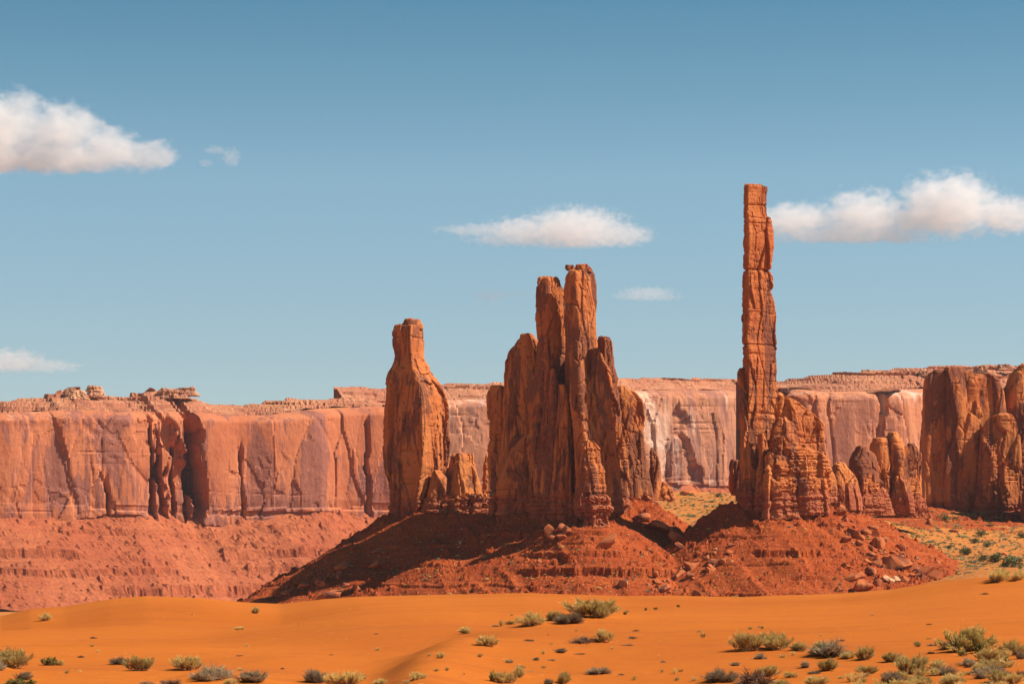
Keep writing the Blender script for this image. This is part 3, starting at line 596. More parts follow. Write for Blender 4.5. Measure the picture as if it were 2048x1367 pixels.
# the mesas
mesa('long red cliff wall filling the left of the photo behind the spires, ', [(-900, 1960), (0, 2080), (400, 2150), (700, 2215), (850, 2250), (880, 2350), (870, 2700)],
     [(-900, 812, 828, 1026, 1225), (0, 812, 824, 1027, 1222), (60, 800, 822, 1027, 1222), (128, 797, 818, 1028, 1221), (131, 786, 818, 1028, 1221), (172, 783, 818, 1028, 1220), (176, 777, 818, 1028, 1220), (206, 777, 819, 1028, 1220), (211, 790, 819, 1028, 1220),
      (230, 796, 820, 1028, 1220), (300, 795, 820, 1030, 1220), (316, 786, 820, 1033, 1220), (350, 780, 820, 1040, 1220), (385, 782, 821, 1046, 1219), (430, 795, 823, 1040, 1218), (480, 807, 826, 1030, 1217), (540, 812, 828, 1025, 1216), (600, 804, 822, 1022, 1214),
      (640, 799, 816, 1022, 1212), (700, 797, 812, 1022, 1210), (775, 798, 810, 1024, 1208), (860, 800, 812, 1024, 1200), (940, 800, 812, 1010, 1180)], M['mesaL'], seed=200, recess=[(322, 8, 42, .74), (350, 4, 22, .55), (392, 11, 60, 1.05), (374, 4, 24, .8), (302, 4, 16, .8), (340, 22, 9, 1.05), (210, 4, 7, .35), (485, 4, 6, .6), (742, 5, 8, .9)],
     caplist=[(150, 786, 46, 12, 12), (190, 780, 34, 16, 10), (345, 786, 60, 12, 14), (372, 782, 40, 10, 12), (330, 790, 40, 8, 12)])
mesa('distant purple-tinted cliff with pale streaked face, seen between the spires', [(700, 2950), (1000, 3020), (1300, 3120), (1560, 3250)],
     [(700, 775, 800, 985, 1070), (870, 775, 800, 985, 1070), (885, 770, 798, 985, 1070), (980, 768, 796, 985, 1070), (1150, 762, 788, 982, 1070), (1240, 758, 780, 978, 1070), (1330, 756, 778, 975, 1070), (1470, 757, 778, 972, 1070), (1560, 760, 780, 972, 1070)], M['mesaM'], seed=300, S=3., res=2., talres=3, recess=[(1380, 12, 8, .85), (1340, 6, 5, .5)], amp=20)
mesa('salmon cliff with rounded top standing between the tallest spire and the right-hand butte', [(1535, 2700), (1532, 2330), (1570, 2300), (1700, 2332), (1900, 2385), (2300, 2510), (3000, 2800)],
     [(1440, 790, 800, 990, 1075), (1550, 778, 790, 990, 1075), (1570, 770, 782, 990, 1075), (1610, 763, 776, 990, 1075), (1680, 766, 782, 990, 1075), (1740, 757, 780, 990, 1075), (1800, 748, 778, 990, 1075), (1850, 744, 776, 990, 1075), (1960, 737, 776, 990, 1075), (2048, 732, 776, 990, 1075), (3000, 728, 776, 990, 1075)],
     M['mesaR'], seed=400, S=2.8, amp=16, rimback=90, recess=[(1750, 9, 12, .95), (1625, 8, 4, .8)], caplist=[(1850, 745, 24, 8, 9), (1960, 737, 30, 7, 9), (2010, 733, 30, 7, 9)])

# left monument
Y0 = 1048
r = empty('rock_monument', (PX(835, Y0), Y0, 14), 'lone tower left of the spire cluster, with a block-shaped head on a narrow neck', 'rock tower')
column('body', [(728, 792, 848), (740, 785, 856), (752, 781, 870), (770, 779, 882), (790, 781, 889), (815, 778, 893), (850, 776, 895), (880, 778, 895), (935, 778, 893), (975, 779, 880), (1005, 780, 868), (1060, 781, 862)], Y0, M['yei'], r, LEFTM, 1.35, rnd=.2, seed=11, zs=PZ(1000, Y0), dome=.25, A=1.05, fl=.2, strata=.08)
column('neck', [(708, 790, 846), (720, 789, 848), (736, 784, 858), (760, 779, 874)], Y0, M['yei'], r, LEFTM, 1.3, seed=12, A=.5, dome=.1)
column('head', [(654, 789, 846), (665, 785, 847), (690, 784, 847), (700, 787, 846), (718, 790, 846)], Y0, M['yei'], r, LEFTM, 1.3, rnd=.3, seed=13, A=.5, dome=.12, joints=((PZ(676, Y0), .25, .4),))
column('cap', [(643, 808, 840), (649, 802, 845), (657, 800, 846)], Y0, M['yei'], r, BLOCK, .9, seed=14, A=.35, dome=.3)
column('plinth', [(930, 848, 890), (945, 842, 896), (975, 836, 900), (1000, 833, 905), (1060, 830, 910)], Y0+3, M['yei'], r, BLOCK, .8, seed=15, strata=.7, A=.8, dome=.15)
# low jagged wall between the tower and the cluster
Y0 = 1036
r = empty('rock_wall', (PX(925, Y0), Y0+6, 14), 'low jagged wall of rock between the left tower and the spire cluster', 'rock outcrop')
column('crag', [(906, 905, 932), (915, 898, 944), (940, 893, 950), (965, 893, 955), (1000, 888, 962), (1055, 885, 975)], Y0+6, M['yei'], r, FIN, .7, rnd=.3, seed=21, zs=PZ(990, Y0), dome=.1)
column('crag', [(908, 934, 948), (925, 930, 953), (960, 928, 958), (1000, 925, 965), (1050, 920, 970)], Y0+8, M['yei'], r, FIN, .9, rnd=.3, seed=22, zs=PZ(990, Y0), dome=.2)
column('crag', [(945, 862, 880), (965, 855, 900), (1000, 850, 905), (1055, 845, 910)], Y0+4, M['yei'], r, BLOCK, .8, seed=23, zs=PZ(990, Y0), dome=.3)
column('base', [(1000, 840, 1000), (1015, 835, 1010), (1062, 830, 1020)], Y0+6, M['yei'], r, BLOCK, .22, seed=24, strata=.8, dome=.03, mind=7)
r = empty('rock_needle', (PX(972, Y0+14), Y0+14, 18), 'thin sunlit rock needle squeezed between the jagged wall and the cluster', 'rock spire')
column('shaft', [(912, 971, 976), (930, 967, 979), (960, 964, 982), (985, 961, 984)], Y0+14, M['yei'], r, FIN, .9, seed=25, dome=.8)
column('foot', [(982, 958, 986), (1000, 956, 990), (1040, 950, 995)], Y0+14, M['yei'], r, BLOCK, .8, seed=26, strata=.6, dome=.2)

# the cluster of tall spires
Y0 = 1010
r = empty('spire_cluster', (PX(1120, Y0), Y0, 14), 'broad dark cluster of joined spires in the middle, its two tallest towers side by side', 'rock spires')
C = lambda nm, prof, dy, poly, dep, sd_, **k: column(nm, prof, Y0+dy, M['yei'], r, poly, dep, seed=sd_, zs=PZ(985, Y0), **k)
C('fin', [(775, 983, 1003), (790, 979, 1008), (830, 978, 1012), (881, 977, 1016), (920, 976, 1020), (982, 984, 1024), (1050, 982, 1030)], 20, DARK, 1.2, 31, dome=.2, fins=1.4)
C('fin', [(697, 1020, 1036), (705, 1014, 1042), (725, 1007, 1048), (754, 1003, 1052), (800, 1001, 1056), (900, 999, 1060), (1050, 998, 1064)], 17, DARK, 1.3, 32, dome=.25, fins=1.4)
C('fin', [(672, 1042, 1066), (680, 1036, 1072), (700, 1031, 1078), (760, 1024, 1084), (850, 1020, 1088), (950, 1018, 1090), (1050, 1016, 1092)], 13, DARK, 1.0, 33, dome=.25, fins=1.4)
C('tower', [(562, 1078, 1117), (572, 1071, 1124), (590, 1068, 1129), (612, 1069, 1130), (630, 1075, 1131), (680, 1073, 1132), (740, 1071, 1132), (820, 1066, 1134), (950, 1060, 1136), (1050, 1056, 1138)], 4, FIN, .75, 34, dome=.3, rnd=.6, A=.85, fins=.2)
C('tower', [(545, 1135, 1172), (555, 1130, 1178), (575, 1128, 1180), (600, 1130, 1184), (640, 1130, 1190), (675, 1130, 1197), (720, 1130, 1199), (800, 1128, 1203), (900, 1124, 1208), (1050, 1120, 1212)], -2, FIN, .75, 35, dome=.3, rnd=.5, A=.8, fins=.2)
C('tower', [(540, 1150, 1184), (548, 1148, 1190), (570, 1148, 1194), (610, 1150, 1195), (660, 1150, 1192), (900, 1150, 1196), (1050, 1150, 1200)], 8, FIN, .8, 36, dome=.25, rnd=.5, A=.7)
C('cap', [(531, 1151, 1180), (536, 1150, 1184), (545, 1152, 1186)], 7, BLOCK, .9, 37, dome=.1, strata=.5, A=.5)
C('cap', [(530, 1131, 1146), (535, 1130, 1150), (541, 1134, 1150)], 3, BLOCK, .9, 38, dome=.1, A=.3)
C('cap', [(554, 1092, 1100), (557, 1086, 1108), (562, 1082, 1112)], 4, BLOCK, .9, 39, dome=.3, A=.3)
C('body', [(705, 1150, 1204), (760, 1134, 1224), (850, 1122, 1246), (950, 1112, 1256), (1050, 1100, 1262)], 5, BLOCK, .5, 56, dome=.05, fl=.5)
C('shoulder', [(675, 1199, 1219), (682, 1197, 1226), (715, 1196, 1228), (730, 1196, 1227), (760, 1196, 1236), (800, 1196, 1240), (900, 1196, 1246), (1000, 1190, 1250)], 10, BLOCK, 1.0, 40, dome=.15, A=.7)
C('pillar', [(682, 1149, 1163), (690, 1146, 1168), (710, 1143, 1172), (760, 1140, 1176), (800, 1142, 1182), (860, 1146, 1190), (950, 1150, 1200), (1040, 1150, 1205)], -13, FIN, 1.0, 41, dome=.2, rnd=.3)
C('wall', [(860, 1060, 1118), (872, 1040, 1130), (900, 1020, 1146), (940, 1004, 1156), (985, 994, 1160), (1050, 986, 1166)], 7, DARK, .32, 42, dome=.03, fins=3., mind=9)
C('fin', [(738, 1100, 1108), (760, 1093, 1116), (800, 1088, 1122), (900, 1080, 1132), (1050, 1072, 1140)], -3, DARK, .9, 43, dome=.1, fins=1.6)
C('fin', [(742, 1060, 1072), (790, 1054, 1084), (880, 1046, 1090), (1050, 1040, 1096)], 5, DARK, .9, 44, dome=.1, fins=1.6)
C('fin', [(760, 1012, 1022), (800, 1006, 1034), (950, 1000, 1044), (1050, 996, 1048)], 12, DARK, .9, 45, dome=.1, fins=1.6)
C('fin', [(770, 1118, 1130), (830, 1112, 1140), (900, 1108, 1148), (1050, 1100, 1156)], -8, DARK, .9, 46, dome=.1, fins=1.6)
C('fin', [(850, 1066, 1076), (900, 1058, 1090), (1050, 1052, 1100)], 0, DARK, .9, 54, dome=.1, fins=1.6)
C('shoulder', [(700, 1180, 1198), (740, 1176, 1208), (800, 1172, 1222), (870, 1170, 1232), (960, 1168, 1240), (1030, 1166, 1244)], -5, BLOCK, .8, 47, dome=.5)
C('shoulder', [(772, 1234, 1250), (782, 1228, 1262), (800, 1224, 1275), (830, 1222, 1282), (870, 1220, 1290), (920, 1218, 1298), (960, 1216, 1306), (1010, 1214, 1314)], 22, BLOCK, .55, 48, dome=.3, A=.9)
C('buttress', [(885, 1172, 1190), (900, 1166, 1200), (930, 1163, 1206), (965, 1162, 1210), (985, 1164, 1212)], -22, BLOCK, .9, 49, dome=.4, strata=.45)
C('buttress', [(990, 1163, 1214), (1005, 1161, 1220), (1022, 1162, 1222), (1036, 1168, 1216), (1058, 1160, 1222)], -21, BLOCK, .9, 50, dome=.1, strata=.5)
C('base', [(990, 985, 1090), (1005, 980, 1095), (1062, 975, 1100)], 14, DARK, .5, 51, strata=.8, dome=.04, mind=12)
C('base', [(990, 1070, 1215), (1005, 1065, 1220), (1060, 1060, 1232)], -1, DARK, .4, 55, strata=.8, dome=.04, mind=14)
r = empty('rock_pinnacle', (PX(1308, 1035), 1035, 24), 'small leaning pinnacle at the right foot of the spire cluster', 'rock pinnacle')
column('shaft', [(896, 1299, 1308), (905, 1297, 1312), (925, 1298, 1316), (950, 1298, 1321), (975, 1300, 1323), (1000, 1298, 1326)], 1035, M['yei'], r, BLOCK, .9, seed=52, dome=.5)
column('foot', [(965, 1322, 1334), (975, 1316, 1344), (1000, 1310, 1352)], 1036, M['yei'], r, BLOCK, .9, seed=53, dome=.5, strata=.4)

# the tall thin pole of rock
Y1 = 1000
r = empty('rock_pole', (PX(1522, Y1), Y1, 18), 'very tall thin pole of orange rock, the highest thing in the picture', 'rock spire')
column('shaft', [(372, 1492, 1536), (376, 1491, 1537), (390, 1491, 1535), (420, 1491, 1534), (428, 1491, 1533), (440, 1492, 1538), (470, 1492, 1542), (495, 1491, 1544), (515, 1491, 1541), (538, 1491, 1538), (544, 1491, 1537), (552, 1491, 1545), (570, 1491, 1546), (582, 1491, 1543), (594, 1490, 1548), (610, 1490, 1552),
      (640, 1489, 1553), (665, 1488, 1551), (676, 1486, 1553), (684, 1485, 1555), (690, 1489, 1554), (720, 1489, 1557), (760, 1489, 1558), (800, 1489, 1558), (850, 1487, 1556), (900, 1485, 1552), (950, 1482, 1548), (1000, 1480, 1545), (1040, 1480, 1545)], Y1, M['totem'], r, TOTEM, 1.3, rnd=.2, res=.3, seed=61, zs=PZ(975, Y1), dome=.06, A=.72, fl=.15, strata=.22,
       joints=((PZ(411, Y1), .18, .5), (PZ(447, Y1), .2, .6), (PZ(540, Y1), .3, 1.0), (PZ(690, Y1), .25, .5)))
column('bulge', [(738, 1478, 1490), (744, 1474, 1492), (760, 1474, 1494), (772, 1477, 1494), (780, 1484, 1496)], Y1-1, M['totem'], r, BLOCK, .9, seed=62, A=.4, dome=.3)
column('fin', [(790, 1484, 1500), (820, 1482, 1510), (880, 1480, 1518), (940, 1478, 1524), (1040, 1477, 1528)], Y1-5, M['totem'], r, FIN, .9, seed=63, dome=.5, zs=PZ(975, Y1))
column('fin', [(870, 1518, 1530), (900, 1514, 1536), (960, 1512, 1542), (1040, 1508, 1548)], Y1-8, M['totem'], r, FIN, .9, seed=64, dome=.6, zs=PZ(975, Y1))
r = empty('rock_ridge', (PX(1600, Y1+4), Y1+4, 20), 'stepped buttress of stacked blocks leaning against the right side of the tall pole', 'rock outcrop')
def T(nm, prof, dy, poly, dep, sd_, **k):
    k.setdefault('fl', .12); k.setdefault('strata', .35); return column(nm, prof, Y1+dy, M['totem'], r, poly, dep, seed=sd_, **k)
T('body', [(876, 1552, 1580), (884, 1544, 1600), (902, 1538, 1628), (914, 1534, 1650), (950, 1530, 1656), (1036, 1528, 1658)], -5, BLOCK, .28, 75, dome=.04, strata=.75, mind=9)
T('wedge', [(786, 1552, 1560), (792, 1552, 1574), (808, 1552, 1604), (822, 1552, 1622), (836, 1552, 1640), (848, 1552, 1650), (860, 1552, 1648), (900, 1552, 1652), (940, 1552, 1657), (1010, 1550, 1660)], 10, BLOCK, .5, 65, dome=.08, A=.8)
T('pillar', [(838, 1556, 1570), (846, 1548, 1584), (860, 1542, 1592), (885, 1536, 1598), (1000, 1530, 1602)], -3, BLOCK, .8, 66, dome=.35, A=.8)
T('pillar', [(886, 1560, 1578), (895, 1556, 1590), (910, 1553, 1596), (1000, 1550, 1600)], -9, BLOCK, .9, 67, dome=.3, A=.8)
T('pillar', [(893, 1600, 1620), (900, 1596, 1632), (915, 1592, 1640), (1000, 1588, 1652)], -4, BLOCK, .9, 68, dome=.4, A=.8)
T('block_stack', [(905, 1536, 1554), (915, 1532, 1578), (930, 1531, 1586), (950, 1530, 1590), (968, 1528, 1592), (1038, 1526, 1594)], -13, BLOCK, .7, 69, dome=.15, strata=.6, A=.9)
T('block_stack', [(914, 1606, 1630), (925, 1598, 1640), (950, 1594, 1648), (972, 1590, 1652), (1030, 1588, 1656)], -9, BLOCK, .8, 70, dome=.2, strata=.6, A=.9)
T('knob', [(905, 1642, 1650), (915, 1637, 1656), (935, 1635, 1660), (1000, 1634, 1664)], 6, BLOCK, 1., 71, dome=.5, A=.6)
T('knob', [(935, 1644, 1656), (945, 1638, 1668), (965, 1634, 1674), (1005, 1632, 1678)], -1, BLOCK, 1., 72, dome=.5, A=.6)
T('base', [(995, 1530, 1640), (1008, 1527, 1650), (1040, 1525, 1660)], -3, BLOCK, .35, 73, strata=.8, dome=.05, mind=12)
r = empty('rock_stub', (PX(1470, 1060), 1060, 24), 'small square rock stub peeking out left of the tall pole base', 'rock outcrop')
column('block', [(922, 1464, 1484), (935, 1461, 1490), (990, 1460, 1495)], 1060, M['totem'], r, BLOCK, 1., seed=74, dome=.2)
for i, (prof, Yk, lab) in enumerate([
    ([(932, 1668, 1694), (942, 1660, 1708), (965, 1655, 1716), (1000, 1652, 1722), (1020, 1652, 1724)], 1035, 'squat rounded dome of rock next to the stepped buttress'),
    ([(897, 1712, 1736), (905, 1704, 1748), (920, 1698, 1756), (950, 1696, 1760), (975, 1700, 1758), (1010, 1700, 1764)], 1080, 'taller beehive-shaped dome of rock between the squat dome and the twin pinnacle')]):
    r = empty('rock_dome', (PX((prof[2][1]+prof[2][2])/2, Yk), Yk, 20), lab, 'rock dome')
    column('dome', prof, Yk, M['butte'], r, BLOCK, .95, seed=80+i, dome=.45, A=.7, rnd=.9)
    column('base', [(p[0]+55-i*10, p[1]-3, p[2]+6) for p in prof[2:4]]+[(1030, prof[4][1]-6, prof[4][2]+8)], Yk, M['butte'], r, BLOCK, .95, seed=84+i, dome=.1, strata=.5)
Y2 = 1150
r = empty('rock_wall', (PX(1740, 1105), 1105, 22), 'low banded rock wall joining the domes to the twin pinnacle', 'rock outcrop')
column('wall', [(972, 1690, 1760), (985, 1680, 1775), (1030, 1670, 1790)], 1098, M['butte'], r, BLOCK, .25, seed=86, dome=.1, strata=.5, mind=5)
column('wall', [(985, 1770, 1840), (1000, 1765, 1855), (1035, 1755, 1870)], 1165, M['butte'], r, BLOCK, .25, seed=87, dome=.1, strata=.5, mind=5)
r = empty('rock_pinnacle', (PX(1792, Y2), Y2, 24), 'twin-topped pinnacle with a dark cleft, standing just left of the big butte', 'rock pinnacle')
column('column', [(880, 1750, 1772), (888, 1745, 1776), (920, 1744, 1782), (960, 1752, 1790), (1010, 1752, 1796)], Y2, M['butte'], r, BLOCK, .9, seed=90, dome=.2)
column('column', [(868, 1780, 1794), (876, 1774, 1804), (900, 1772, 1814), (950, 1776, 1820), (1010, 1778, 1826)], Y2+3, M['butte'], r, FIN, .9, seed=91, dome=.35)
column('column', [(888, 1816, 1830), (898, 1810, 1836), (940, 1806, 1838), (1010, 1800, 1840)], Y2+12, M['butte'], r, BLOCK, .9, seed=92, dome=.3)
column('body', [(894, 1752, 1832), (904, 1746, 1838), (950, 1752, 1837), (1015, 1756, 1842)], Y2+7, M['butte'], r, BLOCK, .5, seed=94, dome=.06)
column('fin', [(955, 1790, 1800), (965, 1786, 1812), (1000, 1782, 1822), (1025, 1780, 1824)], Y2-6, M['butte'], r, BLOCK, .9, seed=93, dome=.4, strata=.4)
Y3 = 1290
r = empty('rock_butte', (PX(1920, Y3), Y3, 26), 'big flat-topped butte near the right edge, split by two long vertical cracks', 'butte')
B = lambda nm, prof, dy, poly, dep, sd_, **k: column(nm, prof, Y3+dy, M['butte'], r, poly, dep, seed=sd_, res=.5, zs=PZ(1000, Y3), **k)
BT = [(-1, .2), (-.88, -.95), (.1, -.6), (1, 0), (1, .6), (0, 1)]
B('body', [(747, 1866, 1975), (756, 1856, 1996), (780, 1852, 2004), (830, 1850, 2010), (870, 1848, 2020), (940, 1844, 2030), (1030, 1836, 2040)], -1, BT, .4, 108, dome=.04, rnd=.2, S=.95)
B('pillar', [(740, 1864, 1888), (748, 1857, 1896), (770, 1852, 1898), (800, 1848, 1899), (860, 1846, 1899), (930, 1842, 1899), (1030, 1834, 1900)], -2, BT, 1.2, 101, dome=.2, rnd=.4, S=.95, A=.9)
B('pillar', [(739, 1890, 1934), (748, 1884, 1944), (770, 1882, 1954), (820, 1882, 1958), (900, 1884, 1956), (1030, 1884, 1950)], -4, BT, .8, 102, dome=.2, rnd=.4, S=.95, A=.7)
B('pillar', [(752, 1940, 1962), (760, 1932, 1974), (790, 1930, 1982), (850, 1930, 1980), (920, 1928, 1972), (1030, 1920, 1962)], 0, BT, .9, 103, dome=.25, rnd=.4, S=.95)
B('pillar', [(762, 1966, 1990), (775, 1958, 2004), (800, 1956, 2008), (860, 1954, 2000), (1030, 1950, 1990)], 12, BT, .9, 104, dome=.3, rnd=.4, S=.95)
B('shoulder', [(832, 1984, 2030), (838, 1976, 2038), (870, 1968, 2040), (930, 1962, 2044), (1030, 1950, 2050)], -6, BT, .5, 105, dome=.05, rnd=.4, S=.95)
r = empty('rock_butte', (PX(2060, Y3), Y3, 26), 'rising rock wall cut off by the right edge, its lower part in black shadow', 'butte')
B('wall', [(735, 2036, 2120), (745, 2026, 2140), (780, 2014, 2160), (820, 2006, 2180), (900, 2000, 2200), (1030, 1996, 2220)], 14, BT, .5, 106, dome=.15, rnd=.4, S=.95)
B('buttress', [(908, 2056, 2120), (925, 2054, 2130), (960, 2050, 2150), (1040, 2046, 2160)], -27, BT, .8, 109, dome=.05, rnd=.3)
B('buttress', [(864, 2060, 2126), (880, 2056, 2130), (950, 2050, 2150), (1030, 2046, 2160)], -18, BT, .8, 107, dome=.05, rnd=.3, S=.95)
#%%BOULDERS
# ------------------------------------------------------------------ boulders: each fallen block by itself
def hashed(n): return random.Random(n)
BP = [boulder_mesh('boulder', (0, 0, 0), (1, 1, 1), M['boulder'], None, 500+i, sub=3, cuts=9).data for i in range(9)]
for o in [o for o in COL.objects if o.name.startswith('boulder')]: COL.objects.unlink(o)
for o in [o for o in bpy.data.objects if o.name.startswith('boulder')]: bpy.data.objects.remove(o)
BPP = []
for i in (0, 3): d_ = BP[i].copy(); d_.materials[0] = M['paleb']; BPP.append(d_)
def put_boulder(px, py, wpx, hpx, label=None, group=None, rot=0, tilt=0, pale=False, Ya=935, Yb=1300, H=far_h, depth=None, k=0, ground=True):
    x, y, z = ray_to(px, py, H, Ya, Yb)
    w, h = wpx/FPX*y/2, hpx/FPX*y/2
    rg = hashed(int(px*31+py*7)+k)
    d = (BPP[rg.randrange(2)] if pale else BP[rg.randrange(9)])
    o = bpy.data.objects.new('boulder', d); COL.objects.link(o)
    o.location = (x, y, z+h*.28); dp = depth or w*rg.uniform(.7, 1.1)
    o.scale = (w*1.1, dp, h*1.25); o.rotation_euler = (rg.uniform(-.2, .2), tilt, rot)
    props(o, label, 'boulder', group); return o
BL = [(1216, 1078, 66, 20, 'long slab propped at a slant on a ledge below the cluster, casting an oval shadow', -.5, 0), (1287, 1030, 42, 20, 'smooth oval boulder perched where the slope meets the pale sand', .05, 0),
      (1277, 1043, 14, 10, 'small block tucked under the smooth oval boulder', .3, 0), (1322, 1052, 62, 22, 'broad flat slab lying below the oval boulder', .45, 0), (1352, 1072, 40, 20, 'rounded lower end of the broken slab above the saddle', .3, 0), (1362, 1092, 34, 12, 'thin tilted slab at the bottom of the saddle between the slopes', .45, 0),
      (1100, 1062, 34, 24, 'jointed block on the left of the outcrop below the cluster', .5, 0), (1124, 1055, 30, 18, 'brown block on top of the outcrop below the cluster', .2, 0), (1108, 1072, 26, 14, 'lower broken block of the outcrop below the cluster', .4, 0), (1086, 1085, 18, 14, 'small block at the bottom end of the outcrop', .3, 0),
      (1244, 1166, 22, 18, 'dark block beside a pale chip, low on the middle slope', .2, 0), (1253, 1163, 9, 15, 'pale upright chip of rock beside a dark block', -.3, 1), (1384, 1128, 36, 26, 'pointed block on the crest left of the lower pole slope', -.6, 0), (1425, 1120, 24, 20, 'upper block of the pile on the left pole slope', .3, 0),
      (1420, 1136, 26, 18, 'lower block of the pile on the left pole slope', -.4, 0), (1350, 1150, 44, 16, 'long low slab on the left pole slope', -.5, 0), (1378, 1150, 20, 16, 'squarish block beside the long low slab', .1, 0), (1325, 1174, 34, 14, 'boulder near the dune line left of the pole slope', -.3, 0), (1392, 1185, 20, 14, 'boulder just above the dune line under the pole slope', .2, 0),
      (1462, 1090, 18, 10, 'flat layered block on the upper left pole slope', 0, 0), (1460, 1104, 16, 10, 'split block under the flat layered one', .2, 0), (1300, 1100, 26, 10, 'flat slab on the middle slope right of the leaning one', .3, 0),
      (1680, 1020, 20, 30, 'upright pale orange block at the top right of the pole slope', .4, 0), (1690, 1036, 18, 18, 'block just below the upright one', .6, 0), (1706, 1062, 36, 22, 'long cracked slab high on the right of the pole slope', .5, 0), (1722, 1072, 24, 16, 'slab end overlapping the long cracked slab', .5, 0), (1693, 1076, 20, 14, 'rounded block left of the long cracked slab', .1, 0),
      (1760, 1084, 34, 24, 'domed boulder on the right edge of the pole slope', .3, 0), (1745, 1108, 20, 12, 'small block between the domed boulder and the big one', .4, 0), (1790, 1122, 66, 36, 'largest boulder of the pile, smooth and whale-backed', .15, 0), (1812, 1126, 34, 34, 'tall rounded end of the whale-backed boulder pile', .5, 0),
      (1850, 1142, 46, 22, 'dark ribbed slab at the right end of the pile', -.4, 0), (1872, 1150, 40, 22, 'striped slab tipped against the right end of the pile', -.35, 0), (1835, 1136, 30, 14, 'flat block squeezed behind the dark ribbed slab', -.2, 0), (1706, 1150, 46, 20, 'brown flat-topped block near the bottom of the right slope', -.2, 0),
      (1724, 1170, 44, 28, 'big round boulder touching the dune line', .1, 0), (1678, 1176, 18, 14, 'small grey block left of the big round boulder', .2, 0), (1757, 1165, 22, 20, 'leaning block right of the big round boulder', .7, 0), (1776, 1160, 28, 22, 'cream-coloured boulder split by a crack near the dune line', .6, 1), (1792, 1158, 18, 14, 'small pale chip beside the cream-coloured boulder', .6, 1),
      (1808, 1156, 24, 14, 'boulder right of the cream-coloured one', .3, 0), (1826, 1150, 24, 12, 'low boulder between the pale chip and the striped slab', .2, 0), (1745, 1140, 30, 14, 'flat block above the leaning block', .3, 0), (1695, 1130, 30, 12, 'long thin block above the flat-topped one', .2, 0), (1733, 1122, 20, 12, 'angular block above the middle of the right slope pile', .4, 0),
      (1384, 985, 46, 14, 'heap-like boulder at the top of the pale sand left of the lone juniper', 0, 0), (1400, 978, 20, 10, 'small boulder behind the heap-like one', .2, 0), (1345, 1000, 18, 10, 'dark low boulder on the pale sand below the pinnacle', 0, 0),
      (1858, 1042, 16, 26, 'upright rock slab standing on the shrubby slope', .2, 0), (1835, 1012, 14, 14, 'block at the foot of the big butte', .3, 0), (2010, 1106, 20, 12, 'small boulder among the green bushes far right', .2, 0), (1906, 1060, 22, 12, 'dark boulder on the red slope under the butte', 0, 0),
      (665, 1185, 62, 24, 'large overhanging boulder at the lower left end of the dark slope', -.15, 0), (610, 1170, 30, 14, 'boulder above the left toe of the dark slope', .2, 0), (678, 1150, 12, 22, 'thin upright rock at the lower left slope', 0, 0), (690, 1168, 20, 12, 'square block beside the thin upright rock', .1, 0), (718, 1176, 30, 16, 'sunlit block below the shadow tip', .2, 0), (640, 1165, 28, 16, 'rough block left of the overhanging boulder', .3, 0),
      (757, 1098, 30, 10, 'flat sunlit ledge block inside the shadow', -.2, 0), (754, 1125, 36, 14, 'sunlit block poking out of the shadow edge', -.2, 0), (921, 1084, 9, 10, 'small pale balanced rock catching the sun inside the shadow', 0, 1), (690, 1128, 44, 14, 'dark slab on the left skyline of the slope', -.3, 0), (575, 1183, 26, 10, 'flat rock near the left tip of the slope', -.2, 0),
      (1240, 1008, 14, 10, 'block beside the base of the stacked buttress', .4, 0), (1256, 1014, 18, 8, 'dark broken rock above the smooth oval boulder', .4, 0), (1180, 1040, 22, 8, 'flat block right under the window-like gap of the buttress', 0, 0)]
for px, py, w, h, lab, tl, pale in BL:
    far = py < 1015 and px > 1300 or px > 1830 and py < 1118
    put_boulder(px, py+h*.3, w, h, lab, 'fallen boulders on the slopes', rot=.3, tilt=tl, pale=bool(pale), H=(ground_h if far else far_h), Yb=1330)
rg = random.Random(5)
nb_ = 0
while nb_ < 170:
    q = rg.random()
    if q < .45: px = rg.gauss(1790, 60); py = 1050+(px-1680)*.52+rg.gauss(8, 18)
    elif q < .75: px = rg.uniform(1290, 1470); py = 1190-(px-1290)*.45+rg.uniform(-30, 20)
    elif q < .88: px = rg.gauss(1105, 25); py = 1050+abs(px-1140)*1.0+rg.uniform(-6, 25)
    else: px = rg.uniform(570, 760); py = 1190-(px-560)*.3+rg.uniform(-30, 10)
    if py > 1192 or py < 1035: continue
    w = 5+rg.expovariate(1/6.); w = min(w, 24)
    x, y, z = ray_to(px, py, far_h, 935, 1200)
    if y > 1090 or y <= 936: continue
    o = put_boulder(px, py, w, w*rg.uniform(.5, .9), 'one of many small red boulders strewn down the rubble slopes', 'small boulders strewn on the slopes', rot=rg.uniform(0, 3), tilt=rg.uniform(-.6, .6), pale=rg.random() < .07, k=nb_)
    nb_ += 1
